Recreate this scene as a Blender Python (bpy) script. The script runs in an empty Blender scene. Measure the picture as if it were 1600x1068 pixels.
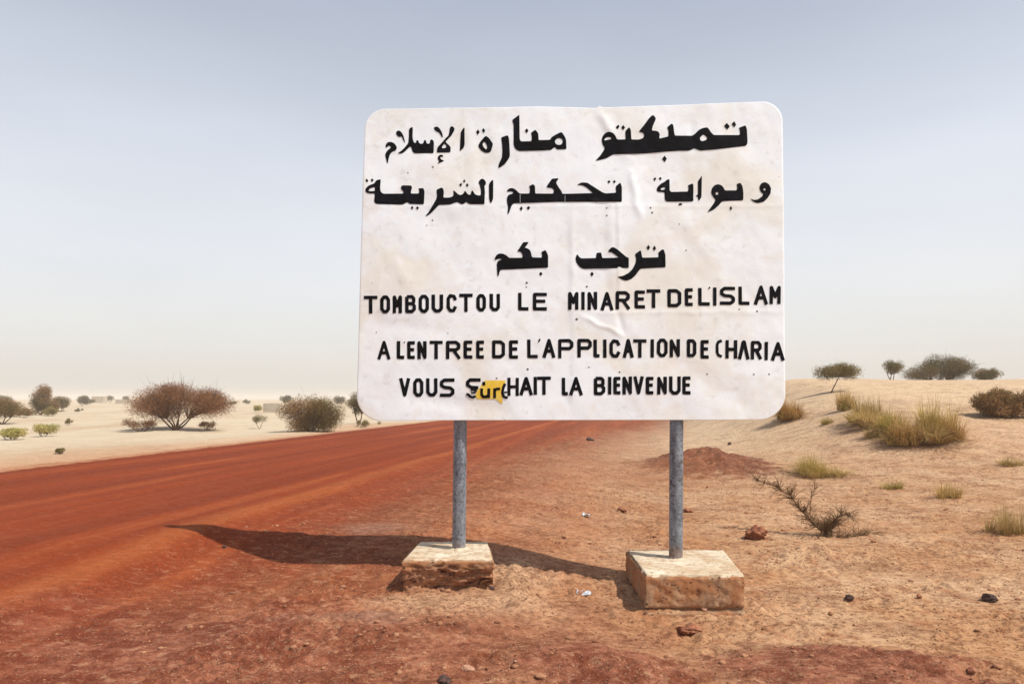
import bpy, bmesh, math, random
import numpy as np
from mathutils import Vector, Matrix
from mathutils.geometry import delaunay_2d_cdt

scene = bpy.context.scene
random.seed(7)
RNG = np.random.default_rng(11)

# ------------------------------------------------------------------ camera
CAM_H = 1.35
FPX = 1100.0                      # focal length in photo pixels (photo 1600 wide)
TANP = 0.080
PITCH = math.atan(TANP)
cam_data = bpy.data.cameras.new('camera')
cam_data.sensor_width = 36.0
cam_data.lens = FPX / 1600 * 36.0
cam_data.clip_start = 0.05
cam_data.clip_end = 6000
cam = bpy.data.objects.new('camera', cam_data)
scene.collection.objects.link(cam)
cam.location = (0, 0, CAM_H)
cam.rotation_euler = (math.radians(90) + PITCH, 0, 0)
scene.camera = cam

# ------------------------------------------------------------------ sky and sun
SUN_ELEV = math.radians(55.8)
SUN_DIR = Vector((0.61, -0.32, 0)).normalized()          # where the sun stands
SUN_AZ = math.atan2(SUN_DIR.x, SUN_DIR.y)
world = bpy.data.worlds.new('World')
scene.world = world
world.use_nodes = True
wn = world.node_tree.nodes; wl = world.node_tree.links
for n in list(wn): wn.remove(n)
wo = wn.new('ShaderNodeOutputWorld'); bg = wn.new('ShaderNodeBackground')
sky = wn.new('ShaderNodeTexSky'); sky.sky_type = 'NISHITA'; sky.sun_disc = False
sky.sun_elevation = SUN_ELEV; sky.sun_rotation = SUN_AZ
sky.air_density = 1.0; sky.dust_density = 4.0; sky.ozone_density = 2.2; sky.altitude = 200
# dusty air low over the desert: the sky's own dust, paler and warmer towards the horizon
tc = wn.new('ShaderNodeTexCoord'); sx = wn.new('ShaderNodeSeparateXYZ')
wl.new(tc.outputs['Generated'], sx.inputs[0])
ramp = wn.new('ShaderNodeValToRGB')
ramp.color_ramp.interpolation = 'B_SPLINE'
els = ramp.color_ramp.elements
SK = [(0.0, (0.95, 0.895, 0.83)), (0.10, (0.965, 0.925, 0.87)), (0.27, (0.93, 0.94, 0.96)), (0.40, (0.71, 0.745, 0.80)), (0.55, (0.49, 0.525, 0.60)), (1.0, (0.20, 0.25, 0.40))]
els[0].position = SK[0][0]; els[0].color = (*SK[0][1], 1)
els[1].position = SK[-1][0]; els[1].color = (*SK[-1][1], 1)
for p_, c_ in SK[1:-1]:
    e_ = els.new(p_); e_.color = (*c_, 1)
wl.new(sx.outputs['Z'], ramp.inputs[0])
gain = wn.new('ShaderNodeVectorMath'); gain.operation = 'SCALE'; gain.inputs['Scale'].default_value = 6.1
wl.new(ramp.outputs[0], gain.inputs[0])
dust = wn.new('ShaderNodeMix'); dust.data_type = 'RGBA'
dust.inputs['Factor'].default_value = 0.72
wl.new(sky.outputs[0], dust.inputs['A'])
# dust is never quite even: long faint bands
nz = wn.new('ShaderNodeTexNoise'); nz.inputs['Scale'].default_value = 1.6; nz.inputs['Detail'].default_value = 4
stretch = wn.new('ShaderNodeVectorMath'); stretch.operation = 'MULTIPLY'; stretch.inputs[1].default_value = (1, 1, 3.5)
wl.new(tc.outputs['Generated'], stretch.inputs[0]); wl.new(stretch.outputs[0], nz.inputs['Vector'])
nm_ = wn.new('ShaderNodeMapRange'); nm_.inputs[1].default_value = .3; nm_.inputs[2].default_value = .7
nm_.inputs[3].default_value = .94; nm_.inputs[4].default_value = 1.06
wl.new(nz.outputs[0], nm_.inputs[0])
band = wn.new('ShaderNodeVectorMath'); band.operation = 'SCALE'
wl.new(gain.outputs[0], band.inputs[0]); wl.new(nm_.outputs[0], band.inputs['Scale'])
wl.new(band.outputs[0], dust.inputs['B'])
wl.new(dust.outputs['Result'], bg.inputs['Color'])
bg.inputs['Strength'].default_value = 0.15
wl.new(bg.outputs[0], wo.inputs[0])

sun_d = bpy.data.lights.new('sun', 'SUN'); sun_d.energy = 4.5; sun_d.angle = math.radians(0.6)
sun_d.color = (1.0, 0.95, 0.87)
sun = bpy.data.objects.new('sun', sun_d); scene.collection.objects.link(sun)
sv = Vector((SUN_DIR.x * math.cos(SUN_ELEV), SUN_DIR.y * math.cos(SUN_ELEV), math.sin(SUN_ELEV)))
sun.rotation_euler = sv.to_track_quat('Z', 'Y').to_euler()
sun.location = sv * 30

scene.view_settings.view_transform = 'Standard'
scene.view_settings.look = 'None'
scene.view_settings.gamma = 1
scene.view_settings.exposure = 0.14
scene.view_settings.use_curve_mapping = False
scene.render.engine = 'CYCLES'
scene.cycles.volume_bounces = 1

# ------------------------------------------------------------------ helpers
def tag(o, label=None, cat=None, group=None, kind=None):
    if label: o['label'] = label
    if cat: o['category'] = cat
    if group: o['group'] = group
    if kind: o['kind'] = kind
    return o

def link(name, me, mat=None, parent=None, smooth=False):
    o = bpy.data.objects.new(name, me)
    scene.collection.objects.link(o)
    if mat is not None:
        for m in (mat if isinstance(mat, (list, tuple)) else [mat]): me.materials.append(m)
    if parent is not None: o.parent = parent
    if smooth: me.polygons.foreach_set('use_smooth', [True] * len(me.polygons))
    return o

def empty(name, loc=(0, 0, 0)):
    o = bpy.data.objects.new(name, None); scene.collection.objects.link(o)
    o.location = loc; o.empty_display_size = 0.2
    return o

def np_mesh(name, verts, faces):
    """verts (n,3), faces (m,3) or (m,4) numpy"""
    me = bpy.data.meshes.new(name)
    verts = np.asarray(verts, dtype=np.float32); faces = np.asarray(faces, dtype=np.int32)
    k = faces.shape[1]
    me.vertices.add(len(verts)); me.vertices.foreach_set('co', verts.ravel())
    me.loops.add(faces.size); me.loops.foreach_set('vertex_index', faces.ravel())
    me.polygons.add(len(faces))
    me.polygons.foreach_set('loop_start', np.arange(0, faces.size, k, dtype=np.int32))
    me.update(calc_edges=True); me.validate()
    return me

def hash2(ix, iy, seed):
    n = (ix.astype(np.int64) * 374761393 + iy.astype(np.int64) * 668265263 + seed * 1442695041) & 0xffffffff
    n = ((n ^ (n >> 13)) * 1274126177) & 0xffffffff
    n = (n ^ (n >> 16)) & 0xffffffff
    return n / 4294967295.0

def noise2(x, y, seed=0):
    x = np.asarray(x, float); y = np.asarray(y, float)
    ix = np.floor(x); iy = np.floor(y); fx = x - ix; fy = y - iy
    u = fx * fx * fx * (fx * (fx * 6 - 15) + 10); v = fy * fy * fy * (fy * (fy * 6 - 15) + 10)
    def g(dx, dy):
        a = hash2(ix + dx, iy + dy, seed) * 2 * math.pi
        return np.cos(a) * (fx - dx) + np.sin(a) * (fy - dy)
    a = g(0, 0); b = g(1, 0); c = g(0, 1); d = g(1, 1)
    return ((a + (b - a) * u) * (1 - v) + (c + (d - c) * u) * v) * 1.5     # about -1..1

def fbm(x, y, seed=0, octv=4, gain=0.5):
    s = 0; a = 1.0
    for i in range(octv):
        s = s + a * noise2(x * 2 ** i + 17.3 * i, y * 2 ** i - 9.1 * i, seed + i * 31); a *= gain
    return s

def sstep(a, b, x):
    t = np.clip((np.asarray(x, float) - a) / (b - a), 0, 1)
    return t * t * (3 - 2 * t)

# photo pixel -> point at distance D in front of the camera; used once here to lay the place out in metres
def P(X, Y, D):
    a = (X - 800) / FPX; b = (534 - Y) / FPX
    cp, sp = math.cos(PITCH), math.sin(PITCH)
    dy = cp - b * sp; dz = sp + b * cp
    return Vector((a * D / dy, D, CAM_H + dz * D / dy))

# ------------------------------------------------------------------ the land
RS = 0.17          # slope of the road's line across the plan: s = x - RS*y
ROAD_L, ROAD_R = -9.25, -3.5
MOUND = (3.75, 13.7)

def H(x, y, fine=True):
    x = np.asarray(x, float); y = np.asarray(y, float)
    s = x - RS * y
    z = ((0.088 + .035 * sstep(4.7, 5.4, y)) * (1 - sstep(-1.3, 0.5, s)) + 0.16 * (1 - sstep(-4.3, -2.6, s))) * sstep(-11.2, ROAD_L - 0.15, s)
    # dune rising on the right
    m = sstep(1.2, 8.0, s + 0.6 * noise2(x / 6, y / 6, 5))
    dune = 2.25 * sstep(5, 36, y + 2.5 * noise2(x / 9, y / 14, 8)) * (1 - 0.55 * sstep(42, 90, y))
    z = z + m * dune
    z = z + .09 * sstep(5.1, 6.0, y) * (1 - sstep(-2.0, -.6, s)) * sstep(-4.3, -3.1, s)
    z = z + .07 * np.exp(-(((x - 2.55) / .38) ** 2 + ((y - 6.15) / .22) ** 2)) * (1 + .7 * noise2(x / .13, y / .1, 79))
    far = sstep(12, 40, y)
    off = 1 - sstep(-11.5, -9.6, s) * (1 - sstep(-2.5, 0.5, s))       # keeps off the road
    z = z + far * off * 0.16 * fbm(x / 13, y / 10, 21, 3)
    z = z + off * sstep(60, 200, y) * 0.5 * fbm(x / 70, y / 60, 23, 2)
    z = z + (1 - sstep(-9.6, -8.6, s) * 0.7) * 0.035 * fbm(x / 1.7, y / 1.7, 3, 3) * sstep(-3.3, -1.5, s)
    # low bank on the far side of the road
    z = z + 0.10 * np.exp(-((s + 13.5) / 1.6) ** 2) * sstep(5, 12, y) * (0.6 + 0.6 * noise2(x / 5, y / 5, 61))
    # the heap of laterite
    d2 = ((x - MOUND[0]) / 1.05) ** 2 + ((y - MOUND[1]) / 1.7) ** 2
    z = z + 0.34 * np.exp(-d2 * 1.3) * (1 + 0.35 * fbm(x / .5, y / .5, 71, 3))
    # hummocks under the grass
    for hx, hy, hr, ha in HUMMOCKS:
        z = z + ha * np.exp(-((x - hx) ** 2 + (y - hy) ** 2) / (hr * hr))
    # spoil round the footings
    z = z + 0.004 * np.exp(-(((x + .33) / .50) ** 2 + ((y - 4.50) / .16) ** 2) ** 2)
    z = z + 0.06 * np.exp(-(((x - .02) / .13) ** 2 + ((y - 4.98) / .36) ** 2)) * (1 + .5 * noise2(x / .08, y / .08, 77))
    z = z - 0.022 * np.exp(-(((x - 1.15) / .55) ** 2 + ((y - 4.33) / .17) ** 2) ** 2)
    # sand banked unevenly against the footings
    for (ax_, bx_, ay_, by_) in ((.79, 1.66, 4.50, 5.26), (-.72, -.14, 4.70, 5.26)):
        dx = np.maximum(np.maximum(ax_ - x, x - bx_), 0); dy = np.maximum(np.maximum(ay_ - y, y - by_), 0)
        dd = np.sqrt(dx * dx + dy * dy)
        z = z + np.where(y < ay_, .010, .030) * np.clip(1 - dd / .16, 0, 1) ** 2 * np.clip(.45 + noise2(x / .17, y / .17, 87), 0, 1.2)
    # low laterite ridges in the foreground
    z = z + 0.05 * np.exp(-(((x - .42) / .50) ** 2 + ((y - 3.52) / .36) ** 2) ** 2)
    z = z + 0.06 * np.exp(-(((x - 1.66) / .66) ** 2 + ((y - 3.52) / .38) ** 2) ** 2)
    if fine:
        near = 1 - sstep(14, 40, y)
        soft = 1 - 0.75 * (sstep(-9.6, -9.0, s) * (1 - sstep(-3.6, -1.8, s)))
        rough = 0.25 + 1.15 * sstep(-.55, .6, fbm(x / .9, y / .7, 40, 3))
        z = z + near * soft * rough * (0.012 * fbm(x / .34, y / .26, 41, 2)
                                       + 0.0105 * (1 - np.abs(fbm(x / .15, y / .11, 42, 3)) * 1.6)
                                       + 0.0095 * noise2(x / .055, y / .045, 43)
                                       + 0.0055 * noise2(x / .030, y / .026, 44))
        for (fx, fy, fa, fl, fw, fd) in PRINTS:
            k = (np.abs(x - fx) < .45) & (np.abs(y - fy) < .45)
            if not k.any(): continue
            xx = x[k] - fx; yy = y[k] - fy; ca, sa = math.cos(fa), math.sin(fa)
            q = np.sqrt(((xx * ca + yy * sa) / fl) ** 2 + ((-xx * sa + yy * ca) / fw) ** 2) + .18 * noise2(x[k] / .05, y[k] / .05, 411)
            z[k] = z[k] + fd * (-np.exp(-q ** 4) + .55 * np.exp(-((q - 1.35) / .30) ** 2))
        # wheel ruts along the road
        rd = sstep(-9.4, -9.0, s) * (1 - sstep(-3.2, -2.4, s))
        z = z + rd * near * (.0022 * noise2(x / .06, y / .06, 54) + .004 * noise2(x / .5, y / .25, 55) + 0.014 * noise2(s / .42, y / 14, 51) + 0.006 * noise2(s / .16, y / 7, 52))
        z = z + near * 0.022 * np.exp(-((s + 3.55 + .1 * noise2(y / 3, y * 0, 53)) / .16) ** 2)
    return z

HUMMOCKS = []
_pr = np.random.default_rng(88)
PRINTS = []
while len(PRINTS) < 95:
    y_ = 3.4 + 8.5 * _pr.random() ** 1.3; x_ = _pr.uniform(-.75, .75) * y_
    if x_ - RS * y_ < -2.2 or (4.2 < y_ < 5.6 and (-.95 < x_ < .2 or .6 < x_ < 1.9)): continue
    PRINTS.append((x_, y_, _pr.uniform(0, 3.14), _pr.uniform(.06, .14), _pr.uniform(.04, .07), _pr.uniform(.006, .018)))
def ground_at(X, Y):
    """the point of the land that the photo shows at pixel X, Y"""
    a = P(X, Y, 1.0) - Vector((0, 0, CAM_H))
    t = 2.6; last = None
    while t < 900:
        x, y, z = a.x * t, a.y * t, CAM_H + a.z * t
        h = float(H(x, y, False))
        if z <= h: break
        last = t; t *= 1.004
    return Vector((a.x * t, a.y * t, float(H(a.x * t, a.y * t, False))))
def drop(p, dz=0.0):
    return Vector((p.x, p.y, float(H(np.array([p.x]), np.array([p.y]))[0]) + dz))
for (X, Y, r, a_) in ((1425, 688, 1.25, .20), (1365, 656, 1.3, .18), (1282, 738, .5, .07), (265, 671, 2.4, .18), (1235, 652, .8, .12), (1565, 650, 1.5, .2)):
    g = ground_at(X, Y); HUMMOCKS.append((g.x, g.y + .25, r, a_))

# ------------------------------------------------------------------ materials
class NT:
    def __init__(s, name):
        s.m = bpy.data.materials.new(name); s.m.use_nodes = True
        s.n = s.m.node_tree.nodes; s.l = s.m.node_tree.links
        s.b = s.n.get('Principled BSDF'); s.out = s.n.get('Material Output')
        s.b.inputs['Specular IOR Level'].default_value = 0.05
        s.b.inputs['Roughness'].default_value = 0.9
        s.geo = s.n.new('ShaderNodeNewGeometry')
        s.pos = s.geo.outputs['Position']
    def _set(s, sock, v):
        if hasattr(v, 'is_linked') or isinstance(v, bpy.types.NodeSocket): s.l.new(v, sock)
        elif isinstance(v, (tuple, list)) and len(v) == 3 and sock.type == 'RGBA': sock.default_value = (*v, 1)
        else: sock.default_value = v
    def math(s, op, a, b=None, c=None, clamp=False):
        n = s.n.new('ShaderNodeMath'); n.operation = op; n.use_clamp = clamp
        s._set(n.inputs[0], a)
        if b is not None: s._set(n.inputs[1], b)
        if c is not None: s._set(n.inputs[2], c)
        return n.outputs[0]
    def sep(s, v):
        n = s.n.new('ShaderNodeSeparateXYZ'); s.l.new(v, n.inputs[0]); return n.outputs
    def scale(s, v, sc):
        n = s.n.new('ShaderNodeVectorMath'); n.operation = 'MULTIPLY'; s.l.new(v, n.inputs[0]); n.inputs[1].default_value = sc
        return n.outputs[0]
    def noise(s, v, sc, det=4, rough=.55, dist=0):
        n = s.n.new('ShaderNodeTexNoise'); s.l.new(v, n.inputs['Vector'])
        n.inputs['Scale'].default_value = sc; n.inputs['Detail'].default_value = det
        n.inputs['Roughness'].default_value = rough; n.inputs['Distortion'].default_value = dist
        return n.outputs[0]
    def voro(s, v, sc, feat='F1'):
        n = s.n.new('ShaderNodeTexVoronoi'); n.feature = feat; s.l.new(v, n.inputs['Vector']); n.inputs['Scale'].default_value = sc
        return n.outputs['Distance']
    def step(s, v, a, b):
        n = s.n.new('ShaderNodeMapRange'); n.interpolation_type = 'SMOOTHSTEP'
        s._set(n.inputs[0], v); n.inputs[1].default_value = a; n.inputs[2].default_value = b
        return n.outputs[0]
    def mix(s, f, a, b, mode='MIX'):
        n = s.n.new('ShaderNodeMix'); n.data_type = 'RGBA'; n.blend_type = mode
        s._set(n.inputs['Factor'], f); s._set(n.inputs['A'], a); s._set(n.inputs['B'], b)
        return n.outputs['Result']
    def color(s, v): s._set(s.b.inputs['Base Color'], v); return s
    def bump(s, h, strength=.5, dist=.01, prev=None):
        n = s.n.new('ShaderNodeBump'); n.inputs['Strength'].default_value = strength; n.inputs['Distance'].default_value = dist
        s.l.new(h, n.inputs['Height'])
        if prev is not None: s.l.new(prev, n.inputs['Normal'])
        s.l.new(n.outputs[0], s.b.inputs['Normal']); return n.outputs[0]

C_RED   = (0.225, 0.036, 0.009)
C_REDD  = (0.160, 0.024, 0.007)
C_REDL  = (0.325, 0.082, 0.022)
C_SAND  = (0.395, 0.212, 0.104)
C_SANDL = (0.490, 0.310, 0.178)
C_PALE  = (0.520, 0.430, 0.305)
C_DUNE  = (0.560, 0.420, 0.270)

def earth(name):
    t = NT(name)
    px = t.sep(t.pos)
    s = t.math('SUBTRACT', px[0], t.math('MULTIPLY', px[1], RS))
    wob = t.noise(t.pos, .55, 4, .6)
    wob2 = t.noise(t.pos, 3.2, 5, .65)
    # crisp far edge of the road, ragged near one
    sl = t.math('ADD', s, t.math('MULTIPLY', t.math('SUBTRACT', wob2, .5), .5))
    left = t.step(sl, ROAD_L - .12, ROAD_L + .12)
    sw = t.math('ADD', s, t.math('MULTIPLY', t.math('SUBTRACT', wob, .5), 1.7))
    sw = t.math('ADD', sw, t.math('MULTIPLY', t.math('SUBTRACT', wob2, .5), 1.3))
    right = t.math('SUBTRACT', 1.0, t.step(t.math('SUBTRACT', sw, t.math('MULTIPLY', t.math('MAXIMUM', t.math('SUBTRACT', px[1], 13.0), 0.0), .13)), -3.4, 1.5))
    road = t.math('MULTIPLY', left, right)
    shoulderL = t.math('MULTIPLY', t.step(sw, -15.0, ROAD_L), t.math('SUBTRACT', 1.0, left))
    # base sands
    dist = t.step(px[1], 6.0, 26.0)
    leftside = t.math('SUBTRACT', 1.0, t.step(s, -14.5, -10.5))
    big = t.noise(t.pos, .9, 5, .6)
    med = t.noise(t.pos, 5.0, 6, .65)
    base = t.mix(t.step(big, .35, .68), C_SAND, C_SANDL)
    base = t.mix(t.math('MULTIPLY', t.step(med, .47, .66), .62), base, (0.290, 0.115, 0.050))
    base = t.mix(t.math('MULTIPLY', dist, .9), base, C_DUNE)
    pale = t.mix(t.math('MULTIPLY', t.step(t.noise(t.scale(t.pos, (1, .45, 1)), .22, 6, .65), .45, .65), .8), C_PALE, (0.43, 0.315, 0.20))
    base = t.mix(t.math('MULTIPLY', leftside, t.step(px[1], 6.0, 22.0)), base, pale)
    # pale spoil by the left footing
    def blob(cx, cy, rx, ry, lo=.35, hi=1.25):
        dx = t.math('DIVIDE', t.math('SUBTRACT', px[0], cx), rx)
        dy = t.math('DIVIDE', t.math('SUBTRACT', px[1], cy), ry)
        d = t.math('SQRT', t.math('ADD', t.math('MULTIPLY', dx, dx), t.math('MULTIPLY', dy, dy)))
        d = t.math('ADD', d, t.math('MULTIPLY', t.math('SUBTRACT', wob2, .5), 1.5))
        d = t.math('ADD', d, t.math('MULTIPLY', t.math('SUBTRACT', med, .5), .9))
        return t.math('SUBTRACT', 1.0, t.step(d, lo, hi))
    # road colours: long streaks down the road
    cs = t.n.new('ShaderNodeCombineXYZ'); t.l.new(s, cs.inputs[0]); t.l.new(t.math('MULTIPLY', px[1], .045), cs.inputs[1])
    streak = t.noise(cs.outputs[0], 1.5, 6, .6)
    redc = t.mix(t.step(streak, .35, .65), C_REDD, C_RED)
    redc = t.mix(t.math('MULTIPLY', t.step(streak, .54, .74), .75), redc, C_REDL)
    trk = t.math('ABSOLUTE', t.math('ADD', t.math('ADD', s, 3.62), t.math('MULTIPLY', t.math('SUBTRACT', wob, .5), .35)))
    trk = t.math('SUBTRACT', 1.0, t.step(trk, .03, .26))
    redc = t.mix(t.math('MULTIPLY', trk, .7), redc, C_REDL)
    redc = t.mix(t.math('MULTIPLY', t.step(med, .45, .75), t.math('MULTIPLY', t.step(s, -3.6, -1.5), .7)), redc, C_SAND)
    c = t.mix(t.math('MULTIPLY', shoulderL, .85), base, t.mix(t.step(big, .4, .62), (0.42, 0.21, 0.11), (0.30, 0.12, 0.06)))
    c = t.mix(t.math('MULTIPLY', road, .97), c, redc)
    c = t.mix(t.math('MULTIPLY', blob(-.33, 4.45, .62, .30), .85), c, C_SANDL)
    c = t.mix(t.math('MULTIPLY', blob(.05, 5.0, .28, .55), .7), c, C_SANDL)
    rp = t.math('MAXIMUM', blob(.42, 3.52, .60, .47, .5, 1.2), blob(1.62, 3.52, .88, .50, .5, 1.2))
    rp = t.math('MAXIMUM', rp, t.math('MULTIPLY', blob(-1.2, 3.6, 2.2, .85, .3, 1.5), .9))
    c = t.mix(t.math('MULTIPLY', rp, .92), c, t.mix(t.step(med, .40, .60), (0.135, 0.034, 0.018), (0.26, 0.095, 0.055)))
    c = t.mix(t.math('MULTIPLY', blob(MOUND[0], MOUND[1], 1.35, 2.3, .65, 1.1), .93), c, t.mix(t.step(med, .4, .6), (0.115, 0.036, 0.020), (0.19, 0.06, 0.032)))
    c = t.mix(t.math('MULTIPLY', blob(2.6, 12.5, 1.3, 2.2), .5), c, (0.30, 0.12, 0.055))
    c = t.mix(t.math('MULTIPLY', blob(GREY1[0], GREY1[1], .42, .30), .32), c, (0.30, 0.20, 0.15))
    c = t.mix(t.math('MULTIPLY', blob(GREY2[0], GREY2[1], .40, .16), .3), c, (0.36, 0.24, 0.17))
    # broad crusts and scuffs, wider than deep
    pv_ = t.scale(t.pos, (1, 1.5, 1))
    calm0 = t.math('ADD', t.math('MULTIPLY', t.step(s, -4.0, -2.4), .62), .26)
    crust = t.noise(pv_, 1.7, 7, .72, .4)
    c = t.mix(t.math('MULTIPLY', t.math('MULTIPLY', t.step(crust, .49, .60), calm0), .55), c, t.mix(.62, c, (0.10, 0.026, 0.012)))
    scuff = t.noise(pv_, 13, 6, .75, .5)
    c = t.mix(t.math('MULTIPLY', t.math('MULTIPLY', t.step(scuff, .48, .60), calm0), .72), c, t.mix(.70, c, (0.085, 0.022, 0.010)))
    c = t.mix(t.math('MULTIPLY', t.math('MULTIPLY', t.step(scuff, .47, .36), calm0), .30), c, (0.55, 0.36, 0.21))
    # grit: small dark and light crumbs
    g1 = t.noise(t.pos, 38, 3, .7); g2 = t.noise(t.pos, 95, 2, .6)
    patch = t.step(t.noise(t.pos, 2.1, 4, .7), .36, .56)
    nearm = t.math('SUBTRACT', 1.0, t.step(px[1], 9.0, 30.0))
    dk = t.math('MULTIPLY', t.math('MULTIPLY', t.step(g1, .53, .63), patch), nearm)
    calm = t.math('SUBTRACT', 1.0, t.math('MULTIPLY', t.math('SUBTRACT', 1.0, t.step(s, -4.0, -2.4)), .6))
    dk = t.math('MULTIPLY', dk, calm)
    c = t.mix(t.math('MULTIPLY', dk, .75), c, (0.085, 0.026, 0.013))
    lt = t.math('MULTIPLY', t.step(g2, .58, .72), nearm)
    c = t.mix(t.math('MULTIPLY', t.math('MULTIPLY', lt, calm), .22), c, (0.80, 0.60, 0.42))
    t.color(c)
    # separate dark crumbs, thick in some places and absent in others
    cr = t.math('SUBTRACT', 1.0, t.step(t.voro(t.scale(t.pos, (1, 1.25, 1)), 44), .13, .24))
    crm = t.step(t.noise(t.pos, 3.4, 5, .75), .44, .56)
    cr2 = t.math('SUBTRACT', 1.0, t.step(t.voro(t.scale(t.pos, (1, 1.4, 1)), 19), .10, .17))
    cr2 = t.math('MULTIPLY', cr2, t.step(t.noise(t.pos, 1.6, 4, .7), .48, .58))
    crs = t.math('MULTIPLY', t.math('MULTIPLY', t.math('MAXIMUM', t.math('MULTIPLY', cr, crm), cr2), calm0), nearm)
    c = t.mix(t.math('MULTIPLY', crs, .72), c, (0.070, 0.024, 0.013))
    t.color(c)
    b1 = t.bump(g1, .55, .012)
    b2 = t.bump(t.noise(t.pos, 130, 3, .7), .5, .004, b1)
    return t.m

GREY1 = P(590, 803, 6.3); GREY2 = P(560, 965, 4.15)
M_EARTH = earth('sandy_earth')
M_ROAD = M_EARTH.copy(); M_ROAD.name = 'laterite'

def simple(name, c1, c2, sc, rough=.9, bump=None, c3=None, spec=.2, coord='Object'):
    t = NT(name)
    tcn = t.n.new('ShaderNodeTexCoord'); v = tcn.outputs[coord]
    col = t.mix(t.step(t.noise(v, sc, 5, .6), .35, .65), c1, c2)
    if c3: col = t.mix(t.math('MULTIPLY', t.step(t.noise(v, sc * 3.1, 4, .6), .55, .7), .7), col, c3)
    t.color(col); t.b.inputs['Roughness'].default_value = rough; t.b.inputs['Specular IOR Level'].default_value = spec
    if bump: t.bump(t.noise(v, bump[0], 4, .6), .6, bump[1])
    return t.m

def leafy(name, c1, c2, sc=2.0, trans=.25):
    t = NT(name)
    n1 = t.noise(t.pos, sc, 3, .6)
    oi = t.n.new('ShaderNodeObjectInfo')
    col = t.mix(t.step(n1, .38, .62), c1, c2)
    t.color(col)
    hsv = t.n.new('ShaderNodeHueSaturation'); t.l.new(col, hsv.inputs['Color'])
    t.l.new(t.math('ADD', t.math('MULTIPLY', oi.outputs['Random'], .3), .85), hsv.inputs['Value'])
    t.l.new(hsv.outputs[0], t.b.inputs['Base Color'])
    tr = t.n.new('ShaderNodeBsdfTranslucent'); t.l.new(hsv.outputs[0], tr.inputs['Color'])
    mx = t.n.new('ShaderNodeMixShader'); mx.inputs[0].default_value = trans
    t.l.new(t.b.outputs[0], mx.inputs[1]); t.l.new(tr.outputs[0], mx.inputs[2]); t.l.new(mx.outputs[0], t.out.inputs['Surface'])
    return t.m

M_BROWN = leafy('dry_acacia_twigs', (0.215, 0.1, 0.048), (0.32, 0.165, 0.08), .9)
M_OLIVE = leafy('olive_acacia_leaf', (0.165, 0.135, 0.05), (0.27, 0.21, 0.085), .9)
M_MIXED = leafy('olive_brown_leaf', (0.165, 0.13, 0.046), (0.28, 0.165, 0.075), .55)
M_DARKG = leafy('dark_green_leaf', (0.125, 0.105, 0.040), (0.215, 0.160, 0.068), .9)
M_GREY = leafy('grey_green_leaf', (0.19, 0.17, 0.105), (0.27, 0.235, 0.15), .5)
M_YGREEN = leafy('yellow_green_leaf', (0.33, 0.3, 0.085), (0.46, 0.38, 0.15), 1.5)
M_GRASS = leafy('green_desert_grass', (0.290, 0.225, 0.050), (0.520, 0.370, 0.125), 2.2, .3)
M_STRAW = leafy('straw_grass', (0.400, 0.270, 0.090), (0.540, 0.390, 0.170), 2.5, .3)
M_RUST = leafy('rusty_dry_grass', (0.360, 0.190, 0.050), (0.540, 0.340, 0.130), 2.5, .3)
M_BARK = simple('acacia_bark', (0.075, 0.040, 0.025), (0.14, 0.08, 0.05), 6)
M_TWIG = simple('dead_thorn_wood', (0.120, 0.068, 0.034), (0.210, 0.125, 0.062), 8)
M_STONE = simple('dark_stone', (0.050, 0.028, 0.024), (0.10, 0.06, 0.05), 30, bump=(60, .004))
M_REDSTONE = simple('laterite_lump', (0.200, 0.070, 0.038), (0.33, 0.14, 0.075), 22, bump=(50, .006), c3=(.10, .035, .02))
M_PALESTONE = simple('pale_stone', (0.34, 0.17, 0.11), (0.46, 0.27, 0.18), 22, bump=(50, .004))
M_PLASTIC = simple('pale_plastic', (0.60, 0.63, 0.67), (0.30, 0.31, 0.33), 60, rough=.35, spec=.5)
M_MUD = simple('mud_brick_wall', (0.40, 0.34, 0.27), (0.46, 0.40, 0.32), 1)
M_GRIT = simple('grit', (0.20, 0.075, 0.035), (0.36, 0.17, 0.085), 3)

# ------------------------------------------------------------------ ground and road, one land split by what it is
def build_land():
    r = [1.2]
    while r[-1] < 6.0: r.append(r[-1] + .05 - .035 * float(sstep(4.5, 6.0, r[-1])))
    while r[-1] < 1600: r.append(r[-1] + max(.0125, .0024 * (r[-1] - 4) ** 1.33))
    r = np.array(r)
    th = np.concatenate([np.linspace(-88, -47, 40, endpoint=False), np.linspace(-47, 47, 980), np.linspace(47, 88, 41)[1:]])
    th = np.radians(th)
    R, T = np.meshgrid(r, th, indexing='ij')
    X = R * np.sin(T); Y = -3.0 + R * np.cos(T)
    Z = H(X, Y)
    V = np.stack([X, Y, Z], -1).reshape(-1, 3)
    nr, nt = R.shape
    idx = np.arange(nr * nt).reshape(nr, nt)
    F = np.stack([idx[:-1, :-1], idx[:-1, 1:], idx[1:, 1:], idx[1:, :-1]], -1).reshape(-1, 4)[:, ::-1]
    cx = V[F].mean(1); s = cx[:, 0] - RS * cx[:, 1]
    is_road = (s > ROAD_L) & (s < ROAD_R)
    for nm, sel, mt in (('sand_ground', ~is_road, M_EARTH), ('dirt_road', is_road, M_ROAD)):
        f = F[sel]; u, inv = np.unique(f, return_inverse=True)
        me = np_mesh(nm, V[u], inv.reshape(f.shape))
        o = link(nm, me, mt, smooth=True); tag(o, kind='structure')
build_land()

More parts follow.
